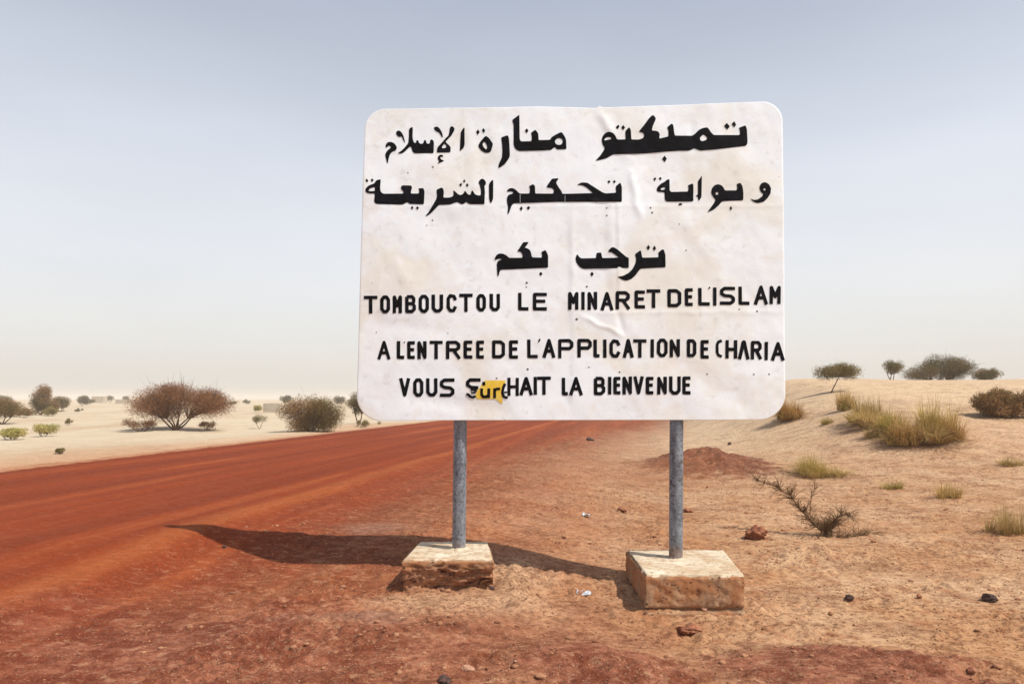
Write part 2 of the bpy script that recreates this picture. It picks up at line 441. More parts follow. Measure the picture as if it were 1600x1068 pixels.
# ------------------------------------------------------------------ the sign
D_L, D_R = 4.98, 4.90            # distance of the board's face at its left and right end
def on_board(X, Y, proud=0.0):
    # the board's plane: y = A + B*x
    xl = (560 - 800) / FPX * D_L; xr = (1226 - 800) / FPX * D_R
    B = (D_R - D_L) / (xr - xl); A = D_L - B * xl
    a = (X - 800) / FPX; b = (534 - Y) / FPX
    cp, sp = math.cos(PITCH), math.sin(PITCH)
    dy = cp - b * sp; dz = sp + b * cp
    t = A / (dy - B * a)
    return (a * t, dy * t - proud, CAM_H + dz * t)

# dents and creases of the sheet (photo pixels, metres deep)
CREASE = [  # x0,y0,x1,y1,width,amp
    (570, 323, 1222, 322, 3, -.0009), (935, 172, 962, 215, 7, -.007), (962, 215, 990, 255, 9, -.004),
    (984, 262, 1002, 348, 6, -.006), (893, 330, 894, 500, 5, -.0025), (955, 305, 962, 470, 10, -.005),
    (905, 492, 978, 526, 4, -.0040), (920, 489, 1222, 487, 3.5, -.0014), (962, 480, 978, 528, 5, .004),
    (575, 500, 700, 520, 14, .003), (690, 340, 760, 300, 12, -.003), (1060, 330, 1120, 420, 16, -.003),
    (1130, 190, 1190, 240, 18, .004), (620, 620, 800, 640, 12, .003), (730, 190, 745, 330, 10, -.0025),
    (1040, 560, 1180, 640, 16, .003), (600, 380, 640, 450, 12, -.003), (1080, 180, 1084, 240, 6, .003)]
STEPS = [(963, 300, 966, 480, 2.5, .0032), (893, 330, 893, 652, 3, .0015), (840, 330, 700, 322, 3, .001)]
def dent(X, Y):
    X = np.asarray(X, float); Y = np.asarray(Y, float)
    d = 0.006 * fbm(X / 190, Y / 170, 91, 2) + 0.0022 * fbm(X / 55, Y / 60, 92, 2) + .0006 * noise2(X / 14, Y / 17, 93)
    for x0, y0, x1, y1, w, a in CREASE:
        L = math.hypot(x1 - x0, y1 - y0); ux, uy = (x1 - x0) / L, (y1 - y0) / L
        t = (X - x0) * ux + (Y - y0) * uy; n = -(X - x0) * uy + (Y - y0) * ux
        n = n + 2.5 * noise2(t / 22, t * 0 + x0, 7)
        d = d + 1.0 * a * np.exp(-(n / w) ** 2) * sstep(-8, 22, t) * (1 - sstep(L - 22, L + 8, t))
    for x0, y0, x1, y1, w, a in STEPS:
        L = math.hypot(x1 - x0, y1 - y0); ux, uy = (x1 - x0) / L, (y1 - y0) / L
        t = (X - x0) * ux + (Y - y0) * uy; n = -(X - x0) * uy + (Y - y0) * ux
        d = d + a * np.tanh(n / w) * np.exp(-(n / 60) ** 2) * sstep(-8, 30, t) * (1 - sstep(L - 30, L + 8, t))
    return d

def board_pts(X, Y, proud):
    X = np.asarray(X, float); Y = np.asarray(Y, float)
    xl = (560 - 800) / FPX * D_L; xr = (1226 - 800) / FPX * D_R
    B = (D_R - D_L) / (xr - xl); A = D_L - B * xl
    a = (X - 800) / FPX; b = (534 - Y) / FPX
    cp, sp = math.cos(PITCH), math.sin(PITCH)
    dy = cp - b * sp; dz = sp + b * cp
    t = A / (dy - B * a)
    return np.stack([a * t, dy * t - proud, CAM_H + dz * t], -1)

# outline of the sheet: straight sides, round corners, a top edge that was cut by hand
def side_l(Y): return np.interp(Y, [163, 400, 656], [570.5, 564.0, 557.0])
def side_r(Y): return np.interp(Y, [158, 400, 656], [1222.0, 1224.5, 1227.5])
def top_y(X): return np.interp(X, [560, 600, 640, 700, 760, 840, 900, 932, 936, 942, 1000, 1080, 1150, 1190, 1228],
                               [172.5, 170.5, 170.0, 169.0, 168.6, 167.2, 168.8, 169.5, 166.0, 168.6, 166.2, 163.2, 160.6, 159.2, 159.5])
def bot_y(X): return np.interp(X, [556, 700, 900, 1100, 1228], [657.0, 655.8, 655.4, 655.2, 654.2])
def build_board(parent):
    th = np.linspace(math.pi / 2, 0, 17)
    RT, RB = 31.0, 40.0
    rows = [('t', t) for t in th]             # from the very edge inwards
    mids = np.linspace(0, 1, 190)[1:-1]
    nx = 300
    grid = []
    def row(frac, inset):
        u = np.linspace(0, 1, nx)
        ym = 160 + (656 - 160) * frac
        xl = side_l(ym) + inset; xr = side_r(ym) - inset
        X = xl + (xr - xl) * u
        Y = top_y(X) * (1 - frac) + bot_y(X) * frac
        grid.append((X, Y))
    Ht = 492.0
    for t in th: row(RT * (1 - math.sin(t)) / Ht, RT * (1 - math.cos(t)))
    for m in mids: row(RT / Ht + m * (1 - (RT + RB) / Ht), 0)
    for t in th[::-1]: row(1 - RB * (1 - math.sin(t)) / Ht, RB * (1 - math.cos(t)))
    X = np.array([g[0] for g in grid]); Y = np.array([g[1] for g in grid])
    # the edge of the sheet is rolled back a little
    u = np.linspace(0, 1, nx)[None, :]
    front = board_pts(X, Y, 0.0); front[..., 1] += dent(X, Y)
    ny = X.shape[0]
    idx = np.arange(nx * ny).reshape(ny, nx)
    loop = np.concatenate([idx[0, :], idx[1:, -1], idx[-1, -2::-1], idx[-2:0:-1, 0]])
    V = front.reshape(-1, 3)
    F = np.stack([idx[:-1, :-1], idx[1:, :-1], idx[1:, 1:], idx[:-1, 1:]], -1).reshape(-1, 4)
    faces = [tuple(f) for f in F]
    cen = V.mean(0)
    ring = [loop]
    verts = [V]; base = len(V)
    for (out, back) in ((.0025, .0015), (.0035, .006), (.002, .020)):
        pr = V[loop].copy(); dv = pr - cen; dv[:, 1] = 0; dv /= np.linalg.norm(dv, axis=1)[:, None]
        pr += dv * out; pr[:, 1] += back
        verts.append(pr); ring.append(np.arange(base, base + len(loop))); base += len(loop)
    n = len(loop)
    for a, b in zip(ring[:-1], ring[1:]):
        for i in range(n):
            j = (i + 1) % n
            faces.append((int(a[i]), int(a[j]), int(b[j]), int(b[i])))
    VV = np.concatenate(verts)
    me = bpy.data.meshes.new('board'); me.from_pydata(VV.tolist(), [], faces + [tuple(int(k) for k in ring[-1])])
    me.validate(); me.update()
    me.polygons.foreach_set('use_smooth', [True] * (len(me.polygons) - 1) + [False])
    return link('board', me, M_PAINT, parent)

def paint():
    t = NT('weathered_white_paint')
    v = t.pos
    sv_ = t.scale(v, (1, 1, 1))
    big = t.noise(sv_, 1.5, 5, .6, .6); med = t.noise(sv_, 4.2, 5, .65, .8); sm = t.noise(sv_, 16, 4, .6)
    c = t.mix(t.step(big, .44, .66), (0.87, 0.915, 0.955), (0.82, 0.805, 0.745))
    c = t.mix(t.math('MULTIPLY', t.step(med, .50, .68), .65), c, (0.83, 0.80, 0.765))
    c = t.mix(t.math('MULTIPLY', t.step(t.noise(sv_, 2.6, 3, .5, 1.0), .56, .70), .55), c, (0.90, 0.93, 0.97))
    c = t.mix(t.math('MULTIPLY', t.step(sm, .56, .74), .28), c, (0.52, 0.47, 0.42))
    # scraped dirty specks
    sp = t.math('SUBTRACT', 1.0, t.step(t.voro(sv_, 9), .02, .055))
    spm = t.math('MULTIPLY', sp, t.step(t.noise(sv_, 3.1, 2, .5), .50, .56))
    c = t.mix(t.math('MULTIPLY', spm, .65), c, (0.20, 0.17, 0.15))
    # fine horizontal scratches
    sc = t.noise(t.scale(v, (6, 6, 60)), 2.4, 3, .7)
    c = t.mix(t.math('MULTIPLY', t.step(sc, .64, .74), .18), c, (0.45, 0.40, 0.36))
    t.color(c); t.b.inputs['Roughness'].default_value = .55; t.b.inputs['Specular IOR Level'].default_value = .3
    b = t.bump(t.noise(sv_, 7, 4, .6, .5), .16, .012)
    t.bump(t.noise(sv_, 60, 3, .6), .25, .0015, b)
    return t.m
M_PAINT = paint()
def black_paint():
    t = NT('black_sign_paint')
    n = t.noise(t.pos, 14, 4, .6)
    c = t.mix(t.step(n, .4, .7), (0.004, 0.004, 0.005), (0.008, 0.008, 0.013))
    t.color(c); t.b.inputs['Roughness'].default_value = .6; t.b.inputs['Specular IOR Level'].default_value = .06
    return t.m
M_BLACK = black_paint()
M_YELLOW = simple('yellow_sticker_film', (0.80, 0.52, 0.045), (0.82, 0.60, 0.12), 18, rough=.5)

# ---- lettering: painted shapes laid on the dented sheet
def pip(px, py, poly):
    inside = np.zeros(len(px), bool); n = len(poly); j = n - 1
    for i in range(n):
        xi, yi = poly[i]; xj, yj = poly[j]
        if yi != yj:
            c = ((yi > py) != (yj > py)) & (px < (xj - xi) * (py - yi) / (yj - yi) + xi)
            inside ^= c
        j = i
    return inside

def lay(name, shapes, parent, mat, proud=.0022, soften=True):
    """shapes: list of (outline, [holes]) in photo pixels; overlapping ones are merged"""
    V = []; Fc = []; polys = []
    for out, holes in shapes:
        poly = smooth_poly(out) if soften and len(out) > 4 else out
        hs = [smooth_poly(h) if len(h) > 4 else h for h in holes]
        polys.append((poly, hs))
    allp = [p for o, _ in polys for p in o]
    x0 = min(p[0] for p in allp); x1 = max(p[0] for p in allp); y0 = min(p[1] for p in allp); y1 = max(p[1] for p in allp)
    edges = []
    for o, hs in polys:
        for ring in [o] + hs:
            b = len(V)
            for p in ring: V.append(Vector((p[0], p[1])))
            edges += [(b + i, b + (i + 1) % len(ring)) for i in range(len(ring))]
    g = 3.6
    gx, gy = np.meshgrid(np.arange(x0 + 1.3, x1, g), np.arange(y0 + 1.3, y1, g))
    gx = gx.ravel(); gy = gy.ravel()
    keep = np.zeros(len(gx), bool)
    for o, hs in polys: keep |= pip(gx, gy, o)
    for x, y in zip(gx[keep], gy[keep]): V.append(Vector((float(x), float(y))))
    ov, oe, of, *_ = delaunay_2d_cdt(V, edges, [], 0, 1e-4)
    ov = np.array([(v.x, v.y) for v in ov]); of = np.array([f for f in of if len(f) == 3])
    cen = ov[of].mean(1)
    ins = np.zeros(len(of), bool)
    for o, hs in polys:
        k = pip(cen[:, 0], cen[:, 1], o)
        for h in hs: k &= ~pip(cen[:, 0], cen[:, 1], h)
        ins |= k
    of = of[ins]
    u, inv = np.unique(of, return_inverse=True); ov = ov[u]; of = inv.reshape(of.shape)
    pts = board_pts(ov[:, 0], ov[:, 1], proud); pts[:, 1] += dent(ov[:, 0], ov[:, 1])
    # face the road user
    a, b, c = pts[of[0]]
    a2 = pts[of]; nrm = np.cross(a2[:, 1] - a2[:, 0], a2[:, 2] - a2[:, 0])
    flip = nrm[:, 1] > 0; of[flip] = of[flip][:, ::-1]
    me = np_mesh(name, pts, of)
    return link(name, me, mat, parent, smooth=True)

def smooth_poly(p):
    out = []; n = len(p)
    for i in range(n):
        a = np.array(p[i - 1]); b = np.array(p[i]); c = np.array(p[(i + 1) % n])
        la = np.linalg.norm(b - a); lc = np.linalg.norm(c - b)
        if la < 1e-6 or lc < 1e-6: continue
        k1 = min(.25, 1.2 / la); k2 = min(.25, 1.2 / lc)
        out.append(tuple(b + (a - b) * k1)); out.append(tuple(b + (c - b) * k2))
    return out

def crop(ox, oy, s, pts): return [(ox + x / s, oy + y / s) for x, y in pts]
def disc(x, y, r, n=10): return [(x + r * math.cos(2 * math.pi * i / n), y + r * math.sin(2 * math.pi * i / n)) for i in range(n)]

ARABIC = []
def word(ox, oy, s, shapes): ARABIC.append([(crop(ox, oy, s, o), [crop(ox, oy, s, h) for h in hs]) for o, hs in shapes])
word(590, 170, 10, [
 ([(125,600),(125,565),(145,530),(185,512),(230,520),(270,545),(298,590),(298,620),(280,650),(235,665),(205,690),(185,730),(168,790),(160,850),(150,850),(130,780),(118,720),(125,690),(150,650),(190,620),(210,600),(195,582),(165,575),(145,605)], []),
 ([(285,385),(295,350),(325,335),(360,350),(395,400),(415,460),(432,540),(400,490),(375,430),(340,440),(310,425)], []),
 ([(545,280),(550,310),(545,420),(550,480),(570,530),(600,530),(605,485),(635,490),(645,530),(680,548),(715,535),(725,485),(755,488),(765,540),(800,545),(820,530),(820,485),(845,478),(870,490),(880,530),(875,695),(570,695),(545,665),(520,590),(500,590),(440,650),(400,685),(360,698),(320,698),(320,685),(370,655),(430,595),(480,530),(488,440),(490,320),(515,290)], []),
 ([(875,290),(915,275),(950,285),(985,330),(1010,380),(1020,440),(1010,450),(985,410),(960,370),(920,355),(890,330)], []),
 ([(1125,310),(1140,275),(1165,270),(1200,295),(1200,335),(1180,370),(1150,420),(1100,470),(1060,510),(1080,535),(1130,580),(1142,610),(1138,680),(925,685),(930,620),(945,590),(1010,520),(1060,460),(1105,420),(1120,370)], [[(1045,540),(1080,590),(1060,612),(1000,615),(1020,570)]]),
 ([(1020,720),(1025,755),(990,750),(975,765),(1000,800),(1045,805),(1010,830),(940,860),(940,850),(965,825),(940,790),(940,755),(965,725),(990,718)], []),
 ([(1358,285),(1360,560),(1345,610),(1285,665),(1290,540),(1300,360),(1330,315)], [])])
word(740, 170, 10, [
 ([(38,362),(68,322),(95,362),(65,408)], []), ([(130,335),(150,300),(182,340),(160,382)], []),
 ([(188,420),(240,455),(298,540),(300,570),(270,670),(230,690),(180,690),(120,655),(78,600),(75,570),(100,520),(150,460)], [[(170,515),(195,545),(215,600),(200,640),(165,610),(140,565),(145,530)]]),
 ([(430,450),(530,415),(550,450),(560,560),(568,740),(545,790),(490,865),(400,925),(385,915),(400,850),(445,760),(450,640),(440,520)], []),
 ([(715,95),(720,480),(740,515),(905,510),(910,440),(895,380),(965,330),(1010,390),(1015,495),(1195,490),(1215,450),(1280,410),(1360,370),(1385,380),(1430,450),(1445,490),(1450,635),(1300,640),(1275,605),(1250,610),(1215,645),(1100,655),(720,665),(675,650),(640,615),(625,560),(625,250),(600,180),(640,150)], [[(1265,520),(1290,475),(1330,460),(1375,475),(1395,510),(1380,555),(1340,572),(1290,560)]]),
 ([(800,350),(830,310),(858,345),(832,390)], [])])
word(920, 170, 10, [
 ([(100,815),(175,800),(270,775),(380,712),(600,710),(900,695),(1200,668),(1400,655),(1560,655),(1600,640),(1645,615),(1690,635),(1740,655),(2000,635),(2450,580),(2478,550),(2482,500),(2470,320),(2450,262),(2430,265),(2340,300),(2360,330),(2362,410),(1950,412),(1910,370),(1870,310),(1850,290),(1780,300),(1720,330),(1660,390),(1620,418),(1345,418),(1335,370),(1325,270),(1310,235),(1290,232),(1222,290),(1245,340),(1245,430),(1100,465),(1110,400),(1095,365),(1060,345),(985,340),(1000,270),(1045,170),(1045,140),(1010,98),(985,105),(940,150),(860,260),(785,350),(795,365),(850,375),(868,420),(850,455),(790,480),(665,480),(658,330),(630,285),(570,350),(575,480),(440,480),(420,430),(390,390),(350,368),(300,362),(250,385),(215,430),(200,490),(215,560),(248,610),(240,640),(180,730)],
  [[(240,480),(265,450),(310,440),(345,450),(355,475),(300,482),(250,497)], [(1735,450),(1790,400),(1848,450),(1840,485),(1770,510),(1740,490)]]),
 ([(420,290),(458,248),(482,275),(450,322)], []), ([(505,290),(540,255),(568,295),(535,335)], []),
 ([(1145,780),(1185,730),(1222,775),(1190,832)], []), ([(2112,270),(2155,222),(2205,275),(2162,328)], []), ([(2230,240),(2270,195),(2302,245),(2275,292)], [])])
word(560, 260, 10, [
 ([(110,215),(130,190),(158,225),(135,252)], []), ([(190,215),(215,185),(240,215),(215,242)], []),
 ([(350,200),(345,260),(340,340),(350,400),(390,428),(700,425),(705,395),(670,360),(662,330),(680,300),(700,296),(825,298),(840,330),(820,400),(822,425),(948,425),(950,370),(935,345),(1015,338),(1035,390),(1025,595),(800,590),(770,560),(740,570),(700,595),(640,598),(290,590),(255,570),(245,530),(255,490),(255,425),(170,425),(125,410),(108,385),(115,345),(160,300),(250,265),(270,225),(300,208)], [[(160,370),(190,340),(258,322),(258,385),(190,390),(165,385)]]),
 ([(820,640),(845,620),(862,650),(838,680)], []), ([(900,650),(922,622),(948,650),(925,682)], []),
 ([(1045,775),(1095,720),(1150,630),(1215,520),(1230,470),(1220,370),(1300,332),(1325,350),(1338,400),(1328,490),(1420,490),(1480,470),(1490,430),(1480,370),(1520,400),(1560,440),(1600,452),(1640,430),(1665,378),(1690,410),(1710,440),(1755,450),(1765,390),(1785,378),(1820,440),(1870,460),(1915,455),(1915,380),(1895,290),(1875,260),(1895,215),(1935,190),(1970,210),(1995,250),(1990,290),(1968,300),(1978,400),(1970,595),(1745,595),(1705,575),(1685,555),(1660,580),(1620,598),(1580,580),(1545,560),(1510,570),(1430,600),(1260,605),(1200,665),(1130,735),(1070,775)], []),
 ([(1575,290),(1605,258),(1622,285),(1598,322)], []), ([(1635,235),(1655,200),(1672,235),(1655,260)], []), ([(1678,295),(1700,265),(1722,295),(1705,328)], []),
 ([(2100,205),(2108,240),(2105,510),(2075,580),(2055,560),(2042,500),(2040,280),(2065,240)], [])])
word(785, 260, 8, [
 ([(55,305),(85,275),(130,270),(170,295),(215,340),(340,340),(345,280),(330,250),(385,222),(408,250),(410,340),(635,342),(645,300),(620,275),(550,265),(560,240),(620,155),(705,150),(670,205),(700,260),(738,310),(748,345),(1130,335),(1050,265),(1000,240),(930,232),(990,203),(1060,205),(1130,250),(1250,325),(1290,338),(1420,330),(1415,250),(1475,200),(1493,260),(1492,445),(700,445),(140,462),(115,490),(80,590),(62,595),(72,520),(58,450),(55,395),(75,355),(120,345),(138,330),(115,312),(60,318)], [[(218,352),(226,352),(226,448),(218,448)], [(779,362),(786,362),(786,436),(779,436)]]),
 ([(215,530),(235,495),(255,525),(235,558)], []), ([(302,520),(325,495),(348,515),(325,545)], []),
 ([(1312,190),(1332,172),(1352,190),(1332,215)], []), ([(1380,190),(1400,172),(1418,190),(1398,212)], [])])
word(1015, 260, 8, [
 ([(48,155),(70,133),(85,150),(65,182)], []), ([(115,148),(135,130),(155,148),(135,172)], []),
 ([(250,155),(252,300),(270,318),(480,312),(490,270),(478,235),(545,208),(550,260),(548,435),(210,440),(190,415),(188,322),(110,318),(88,300),(95,260),(140,215),(190,190),(215,165)], [[(135,280),(160,262),(192,258),(195,285),(150,295)]]),
 ([(360,470),(385,455),(412,465),(405,482),(365,485)], []),
 ([(655,110),(650,380),(620,430),(608,410),(605,380),(575,368),(605,350),(605,180),(630,150)], []),
 ([(720,575),(760,520),(810,450),(825,415),(790,375),(768,325),(780,270),(815,232),(860,222),(905,240),(930,275),(940,300),(1090,300),(1095,250),(1085,222),(1135,205),(1160,250),(1172,330),(1170,425),(905,435),(870,480),(800,540)], [disc(842, 338, 18)]),
 ([(1000,520),(1015,495),(1032,525),(1015,552)], []),
 ([(1252,400),(1300,420),(1350,415),(1400,380),(1420,350),(1385,320),(1368,270),(1380,230),(1410,203),(1450,200),(1490,225),(1515,275),(1508,340),(1470,400),(1420,445),(1350,462),(1295,445)], [disc(1434, 290, 14)])])
word(765, 370, 11.43, [
 ([(90,410),(95,370),(130,315),(185,295),(240,300),(300,330),(350,375),(585,372),(590,330),(570,285),(545,265),(490,262),(520,220),(600,95),(700,92),(670,140),(625,195),(680,205),(725,240),(745,300),(755,365),(935,370),(935,310),(922,270),(990,235),(1010,250),(1045,330),(1045,550),(700,565),(400,580),(200,585),(180,620),(160,700),(140,700),(132,600),(128,480),(150,430),(210,405),(205,392),(140,395),(110,412)], []),
 ([(885,655),(915,620),(945,655),(915,700)], [])])
word(890, 370, 10, [
 ([(125,270),(150,315),(185,335),(415,330),(420,250),(490,240),(500,270),(510,330),(765,325),(740,300),(650,238),(600,235),(610,210),(650,165),(690,160),(740,190),(890,315),(925,325),(925,485),(210,500),(150,465),(105,400),(92,345),(105,290)], []),
 ([(740,625),(830,610),(920,565),(980,505),(1030,410),(1040,340),(1020,270),(1110,205),(1120,240),(1135,325),(1390,318),(1390,270),(1380,250),(1450,190),(1475,205),(1497,280),(1500,475),(1110,495),(1080,530),(1030,600),(960,660),(880,685),(820,670)], []),
 ([(1200,170),(1230,125),(1258,165),(1230,210)], []), ([(1298,180),(1325,135),(1352,178),(1325,220)], []), ([(322,578),(350,540),(378,575),(350,622)], [])])

# stroke letters, unit box, y down
STROKES = {
 'T': [[(0,0),(1,0)], [(.5,0),(.5,1)]],
 'O': [[(.3,0),(.7,0),(1,.18),(1,.82),(.7,1),(.3,1),(0,.82),(0,.18),(.3,0)]],
 'M': [[(0,1),(0,0),(.5,.62),(1,0),(1,1)]],
 'B': [[(0,0),(0,1),(.7,1),(1,.85),(1,.62),(.75,.47),(0,.47)], [(.75,.47),(.92,.36),(.92,.12),(.7,0),(0,0)]],
 'U': [[(0,0),(0,.82),(.28,1),(.72,1),(1,.82),(1,0)]],
 'C': [[(1,.2),(.85,.04),(.3,0),(0,.2),(0,.8),(.3,1),(.8,1),(1,.82)]],
 '(': [[(1,0),(.35,.06),(0,.24),(0,.76),(.35,.94),(1,1)]],
 'L': [[(0,0),(0,1),(1,1)]],
 'E': [[(1,0),(0,0),(0,1),(1,1)], [(0,.47),(.85,.47)]],
 'I': [[(.5,0),(.5,1)]],
 'N': [[(0,1),(0,0),(1,1),(1,0)]],
 'A': [[(0,1),(.5,0),(1,1)], [(.2,.68),(.8,.68)]],
 '^': [[(0,1),(.45,0),(.55,0),(1,1)]],
 'R': [[(0,1),(0,0),(.75,0),(1,.14),(1,.36),(.75,.5),(0,.5)], [(.5,.5),(1,1)]],
 'D': [[(0,0),(.7,0),(1,.16),(1,.84),(.7,1),(0,1),(0,0)]],
 'S': [[(1,0),(.25,0),(0,.14),(0,.36),(.25,.48),(.78,.52),(1,.66),(1,.86),(.75,1),(0,1)]],
 'P': [[(0,1),(0,0),(.8,0),(1,.14),(1,.36),(.8,.5),(0,.5)]],
 'H': [[(0,0),(0,1)], [(1,0),(1,1)], [(0,.5),(1,.5)]],
 'V': [[(0,0),(.5,1),(1,0)]],
}
def stroke_polys(path, w):
    res = []; n = len(path)
    closed = n > 2 and math.dist(path[0], path[-1]) < 1e-6
    for i in range(n - 1):
        (ax, ay), (bx, by) = path[i], path[i + 1]
        L = math.hypot(bx - ax, by - ay)
        if L < 1e-6: continue
        dx, dy = (bx - ax) / L, (by - ay) / L; nx_, ny_ = -dy * w / 2, dx * w / 2
        # ends keep the slight unevenness of a brush
        j = lambda: random.uniform(-.18, .18)
        res.append([(ax + nx_ + j(), ay + ny_ + j()), (bx + nx_ + j(), by + ny_ + j()), (bx - nx_ + j(), by - ny_ + j()), (ax - nx_ + j(), ay - ny_ + j())])
    for i in range(n if not closed else n - 1):
        if 0 < i < n - 1 or closed: res.append(disc(path[i][0], path[i][1], w / 2 * 1.0, 9))
    return [(r, []) for r in res]

def glyph(ch, x0, x1, y0, y1, w):
    h = w / 2; out = []
    if ch == 'I': x0, x1 = (x0 + x1) / 2 - .01, (x0 + x1) / 2 + .01; h_x = 0
    else: h_x = h
    diag = ch in 'AV^'
    for path in STROKES[ch]:
        pts = []
        for k, (u, v) in enumerate(path):
            X = x0 + h_x + u * (x1 - x0 - 2 * h_x); Y = y0 + h + v * (y1 - y0 - 2 * h)
            pts.append([X, Y])
        # free ends reach the full height and width
        for e, o in ((0, 1), (-1, -2)):
            if math.dist(pts[0], pts[-1]) < 1e-6: break
            L = math.dist(pts[e], pts[o]); dx = (pts[e][0] - pts[o][0]) / L; dy = (pts[e][1] - pts[o][1]) / L
            u, v = path[e]
            if v in (0, 1) or u in (0, 1) or ch in 'ITEHL':
                if not (ch in 'R' and v == .5) and not (ch == 'A' and v == .68) and not (ch == 'T' and v == 0 and u == .5) and not (ch == 'E' and u == 0) and not (ch == 'H' and v == .5) and not (ch == 'B'):
                    pts[e][0] += dx * h; pts[e][1] += dy * h
        out += stroke_polys([tuple(p) for p in pts], w)
    return out
W = 5.4
def letters(ox, oy, s, items, w=W):
    res = []
    for ch, x0, x1, y0, y1 in items:
        if ch == "'":
            res.append((crop(ox, oy, s, [(x0, y1), ((x0 + x1) / 2 - 2, y0), (x1, y0), (x1 - 3, (y0 + y1) / 2)]), []))
        else: res += glyph(ch, ox + x0 / s, ox + x1 / s, oy + y0 / s, oy + y1 / s, w)
    return res
FR = []
a = letters(560, 440, 8.889, [('T',78,265,195,440),('O',303,443,190,440),('M',478,608,190,438),('B',650,802,185,438),('O',838,982,180,435),('U',1018,1178,178,430),('C',1225,1365,170,425),('T',1402,1588,165,420)])
a += letters(550, 430, 4.4514, [('O',865,932,130,252),('U',957,1030,128,250)]); FR.append(a)
FR.append(letters(550, 430, 4.4514, [('L',1155,1228,120,245),('E',1258,1355,120,245)]))
FR.append(letters(880, 440, 8.889, [('M',68,212,140,388),('I',248,300,140,390),('N',338,472,140,392),('A',520,695,140,400),('R',728,925,130,385),('E',990,1135,120,372),('T',1158,1350,105,365)]))
FR.append(letters(1030, 440, 8, [('D',102,275,92,320),('E',318,418,82,305)]))
FR.append(letters(1030, 440, 8, [('L',485,632,78,300),("'",608,640,65,98),('I',672,718,70,300),('S',758,948,62,290),('L',992,1130,60,290),('A',1188,1358,45,285),('M',1380,1520,50,278)]))
FR.append(letters(580, 520, 6.667, [('A',68,200,80,275)], 5.0))
FR.append(letters(580, 520, 6.667, [('L',268,345,85,272),("'",338,356,88,112),('E',375,455,85,272),('N',482,578,85,272),('T',610,745,80,272),('R',780,930,80,272),('E',962,1055,78,268),('E',1093,1175,78,268)]))
FR.append(letters(580, 520, 6.667, [('D',1258,1395,75,265),('E',1435,1530,75,268)]))
a = letters(800, 520, 6.667, [('L',158,268,68,262),("'",268,297,60,105),('A',320,450,60,258),('P',480,640,62,262),('P',680,832,60,255),('L',848,912,68,255),('I',948,985,68,258),('C',1015,1125,65,258),('A',1155,1265,60,258),('T',1262,1400,65,258),('I',1440,1480,65,255)])
a += letters(1020, 520, 7.273, [('O',45,168,62,275),('N',192,308,70,275)]); FR.append(a)
FR.append(letters(1020, 520, 7.273, [('D',385,495,70,275),('E',540,635,80,292)]))
a = letters(1020, 520, 7.273, [('(',715,785,75,278)], 4.4)
FR.append(a + letters(1020, 520, 7.273, [('H',825,960,80,290),('^',970,1098,82,300),('R',1115,1240,88,300),('I',1272,1310,100,308),('A',1348,1500,100,315)]))
FR.append(letters(580, 520, 6.667, [('V',295,405,470,662),('O',438,545,470,665),('U',572,690,470,662),('S',715,868,472,665)]))
FR.append(stroke_polys(crop(715, 575, 16, [(575,290),(310,290),(250,350),(250,420),(330,475),(520,490)]), 5.4))
a = letters(715, 575, 16, [('H',1245,1530,235,690)], 4.8)
a += letters(800, 520, 6.667, [('A',80,215,455,648),('I',225,260,455,642),('T',262,405,452,642)]); FR.append(a)
FR.append(letters(800, 520, 6.667, [('L',518,582,465,650),('A',598,735,455,650)]))
a = letters(800, 520, 6.667, [('B',852,972,455,648),('I',1000,1035,455,640),('E',1055,1130,455,640),('N',1150,1250,452,640),('V',1265,1370,450,640),('E',1392,1472,455,640)])
a += letters(1020, 520, 7.273, [('N',48,160,495,698),('U',185,318,492,702),('E',335,428,492,698)]); FR.append(a)

def galv():
    t = NT('galvanised_steel')
    sv_ = t.scale(t.pos, (1, 1, .35))
    c = t.mix(t.step(t.noise(sv_, 14, 5, .65), .35, .68), (0.135, 0.145, 0.165), (0.26, 0.28, 0.315))
    c = t.mix(t.math('MULTIPLY', t.step(t.noise(sv_, 30, 4, .7), .58, .72), .7), c, (0.50, 0.52, 0.55))
    c = t.mix(t.math('MULTIPLY', t.step(t.noise(t.pos, 9, 4, .7), .56, .68), .8), c, (0.075, 0.055, 0.045))
    fl_ = t.noise(t.pos, 55, 3, .6)
    c = t.mix(t.math('MULTIPLY', t.step(fl_, .56, .62), .5), c, (0.05, 0.045, 0.05))
    c = t.mix(t.math('MULTIPLY', t.step(fl_, .42, .36), .25), c, (0.55, 0.57, 0.60))
    pz_ = t.sep(t.pos)[2]
    c = t.mix(t.math('MULTIPLY', t.math('SUBTRACT', 1.0, t.step(t.math('ADD', pz_, t.math('MULTIPLY', t.noise(t.pos, 20, 4, .7), .15)), .34, .46)), .35), c, (0.36, 0.20, 0.12))
    t.color(c); t.b.inputs['Metallic'].default_value = .25; t.b.inputs['Roughness'].default_value = .55
    t.bump(t.noise(t.pos, 60, 4, .6), .35, .002)
    return t.m
M_GALV = galv()

